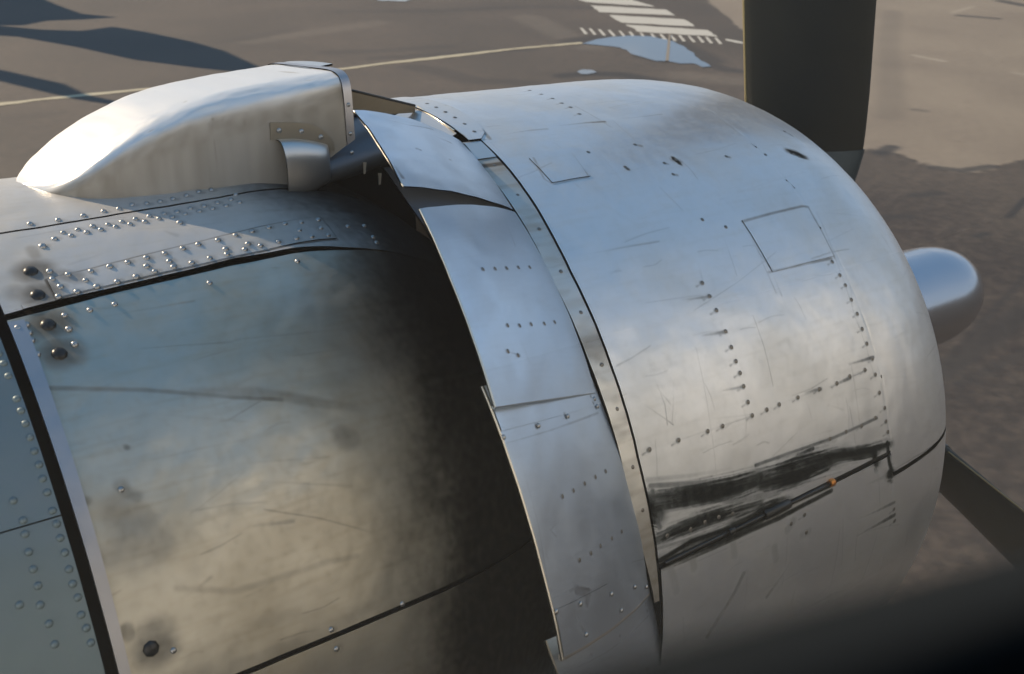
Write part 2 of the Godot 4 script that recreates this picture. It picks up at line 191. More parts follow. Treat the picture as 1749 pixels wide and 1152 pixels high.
const GROUND_STAINS := [
	[[Vector2(10.40, -6.94), Vector2(10.72, -7.01)], 0.15, 0.8],
	[[Vector2(10.38, -6.25), Vector2(10.52, -5.99), Vector2(10.92, -5.88)], 0.12, 0.7],
	[[Vector2(9.35, -5.77), Vector2(9.62, -5.68)], 0.12, 0.6],
	[[Vector2(8.50, -5.57), Vector2(8.75, -5.43)], 0.12, 0.6],
	[[Vector2(9.48, -4.84), Vector2(10.15, -5.05)], 0.06, 0.9],
	[[Vector2(8.75, -4.72), Vector2(8.89, -4.72)], 0.08, 0.7],
	[[Vector2(6.08, -3.36), Vector2(6.60, -3.42), Vector2(7.57, -3.58)], 0.16, 0.5],
	[[Vector2(6.23, -3.41), Vector2(8.24, -3.96)], 0.05, 0.5],
	[[Vector2(6.03, -3.19), Vector2(6.89, -3.20)], 0.08, 0.4],
	[[Vector2(20.23, -12.13), Vector2(20.45, -11.50)], 0.18, 0.6],
	[[Vector2(22.78, -12.76), Vector2(22.53, -12.09)], 0.25, 0.7],
	[[Vector2(19.61, -13.26), Vector2(16.64, -11.28), Vector2(13.13, -8.72), Vector2(11.94, -7.92)], 0.3, 0.14],
	[[Vector2(15.83, -10.20), Vector2(15.78, -9.62)], 0.1, -0.5],
	[[Vector2(15.82, -8.45), Vector2(15.83, -8.28)], 0.08, -0.5],
	[[Vector2(20.43, -12.45), Vector2(21.49, -12.66)], 0.1, -0.4],
	[[Vector2(12.54, -7.95), Vector2(12.58, -7.84)], 0.12, 0.3],
	[[Vector2(10.20, -12.39), Vector2(10.59, -12.31), Vector2(10.96, -11.93), Vector2(11.02, -11.36)], 0.28, 0.8],
	[[Vector2(12.12, -14.51), Vector2(12.92, -14.57), Vector2(13.47, -14.09), Vector2(13.56, -13.44), Vector2(12.82, -11.84)], 0.35, 0.55],
	[[Vector2(12.73, -12.20), Vector2(12.49, -11.22), Vector2(12.58, -11.04)], 0.25, 0.6],
	[[Vector2(12.12, -12.79), Vector2(12.15, -12.28)], 0.2, 0.4],
	[[Vector2(8.63, -15.27), Vector2(9.45, -14.97), Vector2(11.07, -14.40)], 0.25, 0.35],
	[[Vector2(8.26, -16.17), Vector2(8.94, -15.80), Vector2(10.12, -15.45)], 0.3, 0.3],
	[[Vector2(8.71, -14.32), Vector2(8.88, -13.91), Vector2(8.88, -12.96), Vector2(9.47, -12.31)], 0.35, 0.35],
	[[Vector2(6.65, -13.11), Vector2(6.94, -12.05)], 0.5, 0.25],
	[[Vector2(10.56, -20.02), Vector2(12.37, -18.86), Vector2(14.02, -18.24), Vector2(14.90, -17.38)], 0.4, 0.25],
	[[Vector2(13.17, -17.13), Vector2(12.45, -15.15), Vector2(12.12, -13.96)], 0.5, -0.15],
	[[Vector2(5.82, -19.37), Vector2(6.67, -18.03), Vector2(8.84, -18.64)], 0.3, 0.15],
	[[Vector2(3.44, -13.18), Vector2(4.61, -13.40)], 0.6, 0.15],
	[[Vector2(2.92, -14.66), Vector2(3.39, -14.50)], 0.25, 0.15],
	[[Vector2(2.71, -12.75), Vector2(3.19, -13.03)], 0.2, 0.2],
	[[Vector2(7.71, -17.95), Vector2(10.40, -18.31)], 0.5, -0.12],
	[[Vector2(11.68, -11.29), Vector2(12.00, -10.53)], 0.5, -0.15]]
const FAR_SHADOWS := [
	[Vector2(3.29, -23.62), Vector2(4.60, -22.22), Vector2(5.14, -21.24), Vector2(5.70, -20.66), Vector2(6.28, -20.79), Vector2(6.54, -19.95), Vector2(6.84, -18.46), Vector2(6.94, -17.29), Vector2(6.83, -15.56), Vector2(6.64, -15.15), Vector2(6.10, -16.10), Vector2(5.53, -17.34), Vector2(5.12, -19.05), Vector2(4.70, -20.35), Vector2(4.39, -21.33), Vector2(3.14, -22.73)],
	[Vector2(4.25, -29.23), Vector2(6.22, -25.70), Vector2(6.20, -24.29), Vector2(6.25, -22.85), Vector2(6.67, -21.98), Vector2(6.03, -22.10), Vector2(5.44, -22.36), Vector2(4.93, -22.06), Vector2(3.24, -23.32)],
	[Vector2(2.68, -20.02), Vector2(3.58, -17.82), Vector2(3.82, -17.00), Vector2(4.04, -16.27), Vector2(4.09, -15.34), Vector2(4.35, -14.53), Vector2(4.37, -14.13), Vector2(3.93, -15.06), Vector2(3.73, -15.74), Vector2(3.38, -16.97), Vector2(2.47, -18.81)]]

const PROFILE_X := [-0.02, 0.0873, 0.1946, 0.302, 0.4093, 0.5166, 0.6236, 0.7294, 0.8285, 0.9068, 0.935]
const PROFILE_R := [0.7138, 0.7139, 0.7139, 0.7137, 0.7135, 0.7128, 0.7078, 0.6904, 0.6498, 0.578, 0.4761]
const SEAM := [Vector2(-180, 0.028), Vector2(0, 0.028), Vector2(20, 0.026), Vector2(28, 0.0194), Vector2(35, 0.012), Vector2(45, 0.0), Vector2(57, -0.0045), Vector2(68, -0.009), Vector2(80, -0.0065), Vector2(96, -0.003), Vector2(180, -0.003)]
const HINGE := [Vector2(-180, -0.012), Vector2(19.3, -0.010), Vector2(24.2, -0.020), Vector2(37.6, -0.029), Vector2(44.7, -0.037), Vector2(54.8, -0.040), Vector2(72.3, -0.040), Vector2(79.6, -0.031), Vector2(87.6, -0.014), Vector2(96.4, -0.004), Vector2(180, -0.004)]
const NACELLE := [Vector2(-2.6, 0.64), Vector2(-0.95, 0.655), Vector2(-0.45, 0.65), Vector2(-0.32, 0.648), Vector2(-0.235, 0.632), Vector2(-0.16, 0.605), Vector2(-0.08, 0.56), Vector2(0.02, 0.48)]

var prof: Array[Vector2] = []
var dents := FastNoiseLite.new()
var plane: Node3D
var rivet_mesh: ArrayMesh
var flush_mesh: ArrayMesh
var m_cowl: StandardMaterial3D
var m_nacelle: StandardMaterial3D
var m_rear: StandardMaterial3D
var m_flap: Array[StandardMaterial3D] = []
var m_rivet: StandardMaterial3D
var m_flush: StandardMaterial3D
var m_soot: StandardMaterial3D
var m_rubber: StandardMaterial3D
var m_bare: StandardMaterial3D
var m_edge: StandardMaterial3D
var m_blade: StandardMaterial3D
var m_dome: StandardMaterial3D
var m_brass: StandardMaterial3D
var m_oil: StandardMaterial3D
var m_skin: StandardMaterial3D
var m_paint: StandardMaterial3D
var m_side: StandardMaterial3D
var m_strip: StandardMaterial3D
var m_water: StandardMaterial3D

func _ready() -> void:
	# --- camera, sky, sun, exposure
	var cam := Camera3D.new()
	cam.name = "camera"
	add_child(cam)
	cam.position = Vector3(0.0, 3.3, 0.0)
	cam.look_at(cam.position + Vector3(0.54021357, -0.4305111, -0.72306949), Vector3.UP)
	cam.near = 0.02
	cam.far = 1500.0
	cam.fov = 35.365
	var lens := CameraAttributesPhysical.new()
	lens.frustum_focal_length = 37.645
	lens.frustum_near = 0.02
	lens.frustum_far = 1500.0
	lens.frustum_focus_distance = 1.75
	lens.exposure_aperture = 8.5
	cam.attributes = lens
	cam.current = true
	var env := Environment.new()
	env.background_mode = Environment.BG_SKY
	env.sky = Sky.new()
	var sky_mat := PanoramaSkyMaterial.new()
	sky_mat.panorama = sky_picture()
	sky_mat.energy_multiplier = 1.0
	env.sky.sky_material = sky_mat
	env.tonemap_mode = Environment.TONE_MAPPER_LINEAR
	env.tonemap_exposure = 1.33
	env.sdfgi_enabled = true
	env.ssao_enabled = true
	env.ssil_enabled = true
	var we := WorldEnvironment.new()
	we.name = "world_environment"
	we.environment = env
	add_child(we)
	var sun := DirectionalLight3D.new()
	sun.name = "sun"
	add_child(sun)
	sun.look_at_from_position(Vector3.ZERO, -Vector3(-0.3837, 0.5455, -0.7451), Vector3.UP)
	sun.light_energy = 1.6
	sun.light_color = Color(1.0, 0.91, 0.78)
	sun.light_angular_distance = 0.5
	sun.shadow_enabled = true
	# --- the place
	dents.seed = 7
	dents.frequency = 1.0
	dents.fractal_octaves = 2
	make_profile()
	make_materials()
	build_ground()
	plane = Node3D.new()
	plane.name = "aeroplane"
	add_child(plane)
	plane.transform = Transform3D(Basis(Vector3(0.99866717, -0.05161291, 0.0), Vector3(0.05131574, 0.99291733, -0.10715348), Vector3(0.0055305, 0.10701067, 0.99424249)).orthonormalized(), Vector3(0.91238981, 2.15791471, -1.55885144))
	plane.set_meta("label", "silver propeller aeroplane, its weathered bare-metal engine nacelle filling the picture")
	plane.set_meta("category", "aeroplane")
	build_cowling()
	build_nacelle()
	build_scoop()
	build_flaps()
	build_engine_bay()
	build_propeller()
	build_airframe()
	build_shadow_casters()

# ------------------------------------------------------------------ helpers
func lut(t: Array, x: float) -> float:
	if x <= t[0].x:
		return t[0].y
	for i in range(1, t.size()):
		if x <= t[i].x:
			return lerpf(t[i - 1].y, t[i].y, (x - t[i - 1].x) / (t[i].x - t[i - 1].x))
	return t[t.size() - 1].y

func lut_smooth(t: Array, x: float) -> float:
	return (lut(t, x - 0.03) + lut(t, x - 0.015) + lut(t, x) + lut(t, x + 0.015) + lut(t, x + 0.03)) / 5.0

func make_profile() -> void:
	# the cowling's outline through its stations
	var n := PROFILE_X.size()
	for i in n - 1:
		for k in 16:
			var s := k / 16.0
			var a := maxi(i - 1, 0)
			var d := mini(i + 2, n - 1)
			prof.append(Vector2(cubic_interpolate(PROFILE_X[i], PROFILE_X[i + 1], PROFILE_X[a], PROFILE_X[d], s), cubic_interpolate(PROFILE_R[i], PROFILE_R[i + 1], PROFILE_R[a], PROFILE_R[d], s)))
	prof.append(Vector2(PROFILE_X[n - 1], PROFILE_R[n - 1]))

func prof_at(t: float) -> Vector2:
	var f := clampf(t, 0.0, 1.0) * (prof.size() - 1)
	var i := mini(int(f), prof.size() - 2)
	return prof[i].lerp(prof[i + 1], f - i)

func prof_t(x: float) -> float:
	for i in range(1, prof.size()):
		if prof[i].x >= x:
			return (i - 1 + (x - prof[i - 1].x) / (prof[i].x - prof[i - 1].x)) / (prof.size() - 1)
	return 1.0

func cowl_r(x: float) -> float:
	return prof_at(prof_t(x)).y

func ringp(x: float, r: float, deg: float) -> Vector3:
	var a := deg_to_rad(deg)
	return Vector3(x, r * cos(a), r * sin(a))

func dent(x: float, deg: float, amp: float) -> float:
	return amp * (dents.get_noise_2d(x * 9.0, deg * 0.11) + 0.45 * dents.get_noise_2d(x * 24.0 + 31.0, deg * 0.3))

func cowl_surf(x: float, deg: float) -> Vector3:
	return ringp(x, cowl_r(x) + dent(x, deg, 0.0010), deg)

func nac_r(x: float, deg: float) -> float:
	return lut_smooth(NACELLE, x) + dent(x + 5.0, deg, 0.0010)

func nac_surf(x: float, deg: float) -> Vector3:
	return ringp(x, nac_r(x, deg), deg)

func part(called: String, mesh: Mesh, mat: Material, parent: Node) -> MeshInstance3D:
	var o := MeshInstance3D.new()
	o.name = called
	o.mesh = mesh
	o.material_override = mat
	parent.add_child(o, true)
	return o

func setting(called: String, mesh: Mesh, mat: Material) -> MeshInstance3D:
	var o := part(called, mesh, mat, self)
	o.set_meta("kind", "structure")
	return o

# A sheet fp(u, v) with u forward and v round; outside is the side of dv x du. Its four edges are turned down by "lip".
func sheet(nu: int, nv: int, fp: Callable, fuv: Callable, lip := 0.0, back := false) -> ArrayMesh:
	var P := PackedVector3Array()
	var N := PackedVector3Array()
	var U := PackedVector2Array()
	var I := PackedInt32Array()
	var w := nu + 1
	P.resize(w * (nv + 1))
	N.resize(w * (nv + 1))
	U.resize(w * (nv + 1))
	for j in nv + 1:
		for i in w:
			P[j * w + i] = fp.call(float(i) / nu, float(j) / nv)
			U[j * w + i] = fuv.call(float(i) / nu, float(j) / nv)
	for j in nv + 1:
		for i in w:
			var du := P[j * w + mini(i + 1, nu)] - P[j * w + maxi(i - 1, 0)]
			var dv := P[mini(j + 1, nv) * w + i] - P[maxi(j - 1, 0) * w + i]
			var nn := dv.cross(du)
			N[j * w + i] = nn.normalized() if nn.length() > 1e-12 else Vector3.UP
	for j in nv:
		for i in nu:
			var a := j * w + i
			I.append_array(PackedInt32Array([a, a + 1, a + w, a + 1, a + w + 1, a + w]))
	if lip > 0.0:
		var border: Array[PackedInt32Array] = [PackedInt32Array(), PackedInt32Array(), PackedInt32Array(), PackedInt32Array()]
		for i in w:
			border[0].append(i)
			border[2].append(nv * w + nu - i)
		for j in nv + 1:
			border[1].append(j * w + nu)
			border[3].append((nv - j) * w)
		for b in border:
			var first := P.size()
			for k in b.size():
				var v := b[k]
				var t := P[b[mini(k + 1, b.size() - 1)]] - P[b[maxi(k - 1, 0)]]
				var side := t.cross(N[v]).normalized()
				P.append(P[v])
				P.append(P[v] - N[v] * lip)
				N.append(side)
				N.append(side)
				U.append(U[v])
				U.append(U[v])
			for k in b.size() - 1:
				var a := first + k * 2
				I.append_array(PackedInt32Array([a, a + 1, a + 2, a + 2, a + 1, a + 3]))
		if back:
			var first := P.size()
			for v in w * (nv + 1):
				P.append(P[v] - N[v] * lip)
				N.append(-N[v])
				U.append(U[v])
			for j in nv:
				for i in nu:
					var a := first + j * w + i
					I.append_array(PackedInt32Array([a, a + w, a + 1, a + 1, a + w, a + w + 1]))
	return mesh_of(P, N, U, I)

func mesh_of(P: PackedVector3Array, N: PackedVector3Array, U: PackedVector2Array, I: PackedInt32Array) -> ArrayMesh:
	var arrays := []
	arrays.resize(Mesh.ARRAY_MAX)
	arrays[Mesh.ARRAY_VERTEX] = P
	arrays[Mesh.ARRAY_NORMAL] = N
	arrays[Mesh.ARRAY_TEX_UV] = U
	arrays[Mesh.ARRAY_INDEX] = I
	var m := ArrayMesh.new()
	m.add_surface_from_arrays(Mesh.PRIMITIVE_TRIANGLES, arrays)
	return m

# rings[k] is a closed loop of points; neighbours are joined. Optional caps.
func loft(rings: Array, cap_a := false, cap_b := false, smooth := true) -> ArrayMesh:
	var st := SurfaceTool.new()
	st.begin(Mesh.PRIMITIVE_TRIANGLES)
	var n: int = rings[0].size()
	var tri := func(a: Vector3, b: Vector3, c: Vector3) -> void:
		st.add_vertex(a)
		st.add_vertex(b)
		st.add_vertex(c)
	st.set_smooth_group(0 if smooth else -1)
	for k in rings.size() - 1:
		for i in n:
			var a: Vector3 = rings[k][i]
			var b: Vector3 = rings[k][(i + 1) % n]
			var c: Vector3 = rings[k + 1][i]
			var d: Vector3 = rings[k + 1][(i + 1) % n]
			tri.call(a, b, c)
			tri.call(b, d, c)
	st.set_smooth_group(-1)
	for e in 2:
		if (e == 0 and cap_a) or (e == 1 and cap_b):
			var ring: Array = rings[0] if e == 0 else rings[rings.size() - 1]
			var mid := Vector3.ZERO
			for q in ring:
				mid += q / n
			for i in n:
				if e == 0:
					tri.call(mid, ring[(i + 1) % n], ring[i])
				else:
					tri.call(mid, ring[i], ring[(i + 1) % n])
	st.index()
	st.generate_normals()
	return st.commit()

func circle(c: Vector3, ax: Vector3, ay: Vector3, n := 16) -> Array:
	var r := []
	for i in n:
		var a := TAU * i / n
		r.append(c + ax * cos(a) + ay * sin(a))
	return r

func rod(a: Vector3, b: Vector3, r0: float, r1: float, n := 12) -> ArrayMesh:
	var d := (b - a).normalized()
	var x := d.cross(Vector3.UP if absf(d.y) < 0.9 else Vector3.RIGHT).normalized()
	var y := d.cross(x)
	return loft([circle(a, x * r0 * 0.8, y * r0 * 0.8, n), circle(a + d * r0 * 0.2, x * r0, y * r0, n), circle(b - d * r1 * 0.2, x * r1, y * r1, n), circle(b, x * r1 * 0.8, y * r1 * 0.8, n)], true, true)

# a flat plate: outline in order, thickness along n
func slab(pts: Array, n: Vector3) -> ArrayMesh:
	var top := []
	var bot := []
	for q in pts:
		top.append(q)
		bot.append(q - n)
	return loft([bot, top], true, true, false)

func dome_mesh(r: float, h: float) -> ArrayMesh:
	var rings := []
	for k in 3:
		var a: float = [0.0, 0.55, 1.05][k]
		rings.append(circle(Vector3(0, h * sin(a), 0), Vector3(r * cos(a), 0, 0), Vector3(0, 0, -r * cos(a)), 8))
	rings.append(circle(Vector3(0, h, 0), Vector3(r * 0.06, 0, 0), Vector3(0, 0, -r * 0.06), 8))
	var m: ArrayMesh = loft(rings)
	return m

# puts a small mesh (y = out of the skin) on a surface of revolution
func stud(called: String, mesh: Mesh, mat: Material, parent: Node, surf: Callable, x: float, deg: float, out := 0.0, size := 1.0) -> MeshInstance3D:
	var p: Vector3 = surf.call(x, deg)
	var du: Vector3 = surf.call(x + 0.004, deg) - surf.call(x - 0.004, deg)
	var dv: Vector3 = surf.call(x, deg + 0.4) - surf.call(x, deg - 0.4)
	var n := dv.cross(du).normalized()
	var t := du.normalized()
	var o := part(called, mesh, mat, parent)
	o.transform = Transform3D(Basis(t * size, n * size, t.cross(n) * size), p + n * out)
	return o

# ------------------------------------------------------------------ pictures of surfaces
func field(w: int, h: int) -> PackedFloat32Array:
	var f := PackedFloat32Array()
	f.resize(w * h)
	return f

# a soft stroke of half width r (metres) through points in pixels; mx, my are metres per pixel
func stroke(f: PackedFloat32Array, w: int, h: int, pts: Array, width: float, strength: float, mx: float, my: float, build_up := false) -> void:
	var r := width * 0.75
	for k in pts.size() - 1:
		var a: Vector2 = pts[k]
		var b: Vector2 = pts[k + 1]
		var am := Vector2(a.x * mx, a.y * my)
		var d := Vector2(b.x * mx, b.y * my) - am
		var ll := maxf(d.length_squared(), 1e-9)
		for y in range(maxi(0, int(minf(a.y, b.y) - r / my) - 1), mini(h, int(maxf(a.y, b.y) + r / my) + 2)):
			for x in range(maxi(0, int(minf(a.x, b.x) - r / mx) - 1), mini(w, int(maxf(a.x, b.x) + r / mx) + 2)):
				var q := Vector2(x * mx, y * my) - am
				var s := clampf(q.dot(d) / ll, 0.0, 1.0)
				var e := (q - d * s).length() / r
				if e < 1.0:
					var v := strength * (1.0 - smoothstep(0.25, 1.0, e))
					var i := y * w + x
					if build_up:
						f[i] = maxf(f[i], 0.0) + v * (1.0 - maxf(f[i], 0.0))
					elif strength > 0.0:
						f[i] = maxf(f[i], v)
					else:
						f[i] = minf(f[i], v) if f[i] <= 0.0 else f[i]

func noise_bytes(w: int, h: int, sx: int, sy: int, freq: float, oct: int, sd: int) -> PackedByteArray:
	var n := FastNoiseLite.new()
	n.seed = sd
	n.frequency = freq
	n.fractal_octaves = oct
	n.noise_type = FastNoiseLite.TYPE_SIMPLEX_SMOOTH
	var im := n.get_image(w / sx, h / sy, false, false, true)
	im.convert(Image.FORMAT_L8)
	if sx > 1 or sy > 1:
		im.resize(w, h, Image.INTERPOLATE_CUBIC)
	return im.get_data()

# metal whose colour, gloss and metalness vary with smudges, rubbing marks along u and the grime field
func scratch(f: PackedFloat32Array, w: int, h: int, count: int, mx: float, my: float, sd: int, upright := 0.25) -> void:
	var rng := RandomNumberGenerator.new()
	rng.seed = sd
	for k in count:
		var p := Vector2(rng.randf() * w, rng.randf() * h)
		var long := rng.randf_range(0.01, 0.12) * (2.0 if rng.randf() < 0.1 else 1.0)
		var a := rng.randfn(0.0, 0.16) + (PI * 0.5 if rng.randf() < upright else 0.0)
		var q := p + Vector2(cos(a) / mx, sin(a) / my) * long
		var m := (p + q) * 0.5 + Vector2(rng.randf_range(-3, 3), rng.randf_range(-3, 3))
		stroke(f, w, h, [p, m, q], rng.randf_range(0.0012, 0.003), rng.randf_range(0.03, 0.13), mx, my)

func metal(f: PackedFloat32Array, w: int, h: int, base: Color, smear: Color, grime: Color, rough: float, vary: float, metallic: float, sd: int) -> StandardMaterial3D:
	var big := noise_bytes(w, h, 4, 4, 0.016, 4, sd)
	var fine := noise_bytes(w, h, 1, 1, 0.06, 3, sd + 1)
	var along := noise_bytes(w, h, 16, 1, 0.09, 3, sd + 2)
	var col := PackedByteArray()
	var orm := PackedByteArray()
	col.resize(w * h * 3)
	orm.resize(w * h * 3)
	for i in w * h:
		var b := big[i] / 255.0
		var n := fine[i] / 255.0
		var s := along[i] / 255.0
		var g := f[i]
		var light := 0.0
		if g < 0.0:
			light = -g
			g = 0.0
		g = clampf(g * (0.84 + 0.36 * n + 0.12 * (s - 0.5)) * lerpf(0.55 + 0.75 * b, 1.0, smoothstep(0.4, 0.8, g)), 0.0, 1.0)
		var m := clampf((b - 0.40) * 2.6, 0.0, 1.0) * 0.5 + clampf((n - 0.5) * 2.2, 0.0, 1.0) * 0.22 + clampf((s - 0.52) * 2.2, 0.0, 1.0) * 0.28
		m = clampf(m * vary - light, -0.25, 1.0)
		var c := base.lerp(smear, m).lerp(grime, g)
		col[i * 3] = clampi(int(c.r * 255.0), 0, 255)
		col[i * 3 + 1] = clampi(int(c.g * 255.0), 0, 255)
		col[i * 3 + 2] = clampi(int(c.b * 255.0), 0, 255)
		orm[i * 3] = 255
		orm[i * 3 + 1] = clampi(int((rough + 0.20 * m * vary + 0.05 * (n - 0.5) + 0.35 * g) * 255.0), 20, 255)
		orm[i * 3 + 2] = clampi(int(metallic * (1.0 - 0.8 * g) * (1.0 - 0.18 * m) * 255.0), 0, 255)
	var mat := StandardMaterial3D.new()
	var t0 := ImageTexture.create_from_image(Image.create_from_data(w, h, false, Image.FORMAT_RGB8, col))
	var t1 := ImageTexture.create_from_image(Image.create_from_data(w, h, false, Image.FORMAT_RGB8, orm))
	mat.albedo_texture = t0
	mat.roughness = 1.0
	mat.roughness_texture = t1
	mat.roughness_texture_channel = BaseMaterial3D.TEXTURE_CHANNEL_GREEN
	mat.metallic = 1.0
	mat.metallic_texture = t1
	mat.metallic_texture_channel = BaseMaterial3D.TEXTURE_CHANNEL_BLUE
	return mat

func plain(c: Color, rough: float, metallic := 0.0) -> StandardMaterial3D:
	var m := StandardMaterial3D.new()
	m.albedo_color = c
	m.roughness = rough
	m.metallic = metallic
	return m

func sky_picture() -> ImageTexture:
	var w := 1024
	var h := 512
	var im := Image.create(w, h, false, Image.FORMAT_RGBF)
	var n := FastNoiseLite.new()
	n.seed = 21
	n.frequency = 1.0
	n.fractal_octaves = 5
	var sun := Vector3(-0.3837, 0.5455, -0.7451)
	for j in h:
		var el := PI * (0.5 - (j + 0.5) / h)
		for i in w:
			var az := TAU * ((i + 0.5) / w - 0.5)
			var d := Vector3(cos(el) * sin(az), sin(el), -cos(el) * cos(az))
			var c: Color
			if d.y > 0.0:
				var k := pow(d.y, 0.30)
				c = Color(0.72, 0.80, 0.87).lerp(Color(0.075, 0.235, 0.47), k)
				var glow := pow(maxf(0.0, d.dot(sun)), 6.0)
				c += Color(0.30, 0.24, 0.16) * glow
				var q := d / (d.y + 0.18)
				var v := n.get_noise_3d(q.x * 0.9, q.z * 0.9, 3.0) + 0.06
				var cover := smoothstep(0.08, 0.42, v) * smoothstep(0.0, 0.12, d.y) * (1.0 - 1.0 * smoothstep(0.10, 0.28, d.y))
				c = c.lerp(Color(1.0, 0.96, 0.90) * (1.0 + 0.25 * glow), 0.85 * cover)
			else:
				c = Color(0.72, 0.79, 0.88).lerp(Color(0.16, 0.14, 0.12), smoothstep(0.0, 0.04, -d.y))
			im.set_pixel(i, j, c)
	return ImageTexture.create_from_image(im)

func cowl_uv(x: float, deg: float) -> Vector2:
	return Vector2((x + 0.05) / 1.02, (deg + 12.0) / 112.0)

func nac_uv(x: float, deg: float) -> Vector2:
	return Vector2((x + 0.95) / 1.02, (deg + 12.0) / 112.0)

func painted(w: int, h: int, marks: Array, uv: Callable, mx: float, my: float) -> PackedFloat32Array:
	var f := field(w, h)
	for m in marks:
		var px := []
		for q in m[0]:
			var t: Vector2 = uv.call(q.x, q.y)
			px.append(Vector2(t.x * w, t.y * h))
		var rng := RandomNumberGenerator.new()
		rng.seed = hash(px.size() * 31 + int(px[0].x * 7.0) + int(px[0].y))
		if m[1] > 0.0105 and m[2] > 0.72:
			# a run of oil: many thin streaks side by side, each of its own length
			stroke(f, w, h, px, m[1] * 1.3, m[2] * 0.3, mx, my, true)
			stroke(f, w, h, px, m[1] * 0.7, m[2] * 0.4, mx, my, true)
			for k in 95:
				var side := rng.randfn(0.0, 0.55)
				var off := Vector2(0.0, side * m[1] / my)
				var a := rng.randf_range(0.0, 0.55)
				var b := rng.randf_range(a + 0.15, 1.0)
				var p: float = rng.randf_range(0.15, 0.75) * m[2] * exp(-side * side)
				for i in 5:
					var t := i / 5.0
					stroke(f, w, h, [along_line(px, lerpf(a, b, t)) + off, along_line(px, lerpf(a, b, t + 0.21)) + off], rng.randf_range(0.0012, 0.0034), p * (0.35 + 0.65 * sin(PI * (t + 0.12))), mx, my, true)
		elif px.size() < 4 and m[1] < 0.0105 and m[2] > 0.0:
			# a rub mark, fading out behind what caused it
			for i in 6:
				var t := i / 6.0
				stroke(f, w, h, [along_line(px, t), along_line(px, minf(1.0, t + 0.2))], m[1] * lerpf(0.45, 1.0, t), m[2] * lerpf(0.2, 1.0, t), mx, my)
		else:
			stroke(f, w, h, px, m[1], m[2], mx, my)
	return f

func along_line(px: Array, t: float) -> Vector2:
	var k := clampf(t, 0.0, 1.0) * (px.size() - 1)
	var i := mini(int(k), px.size() - 2)
	return px[i].lerp(px[i + 1], k - i)

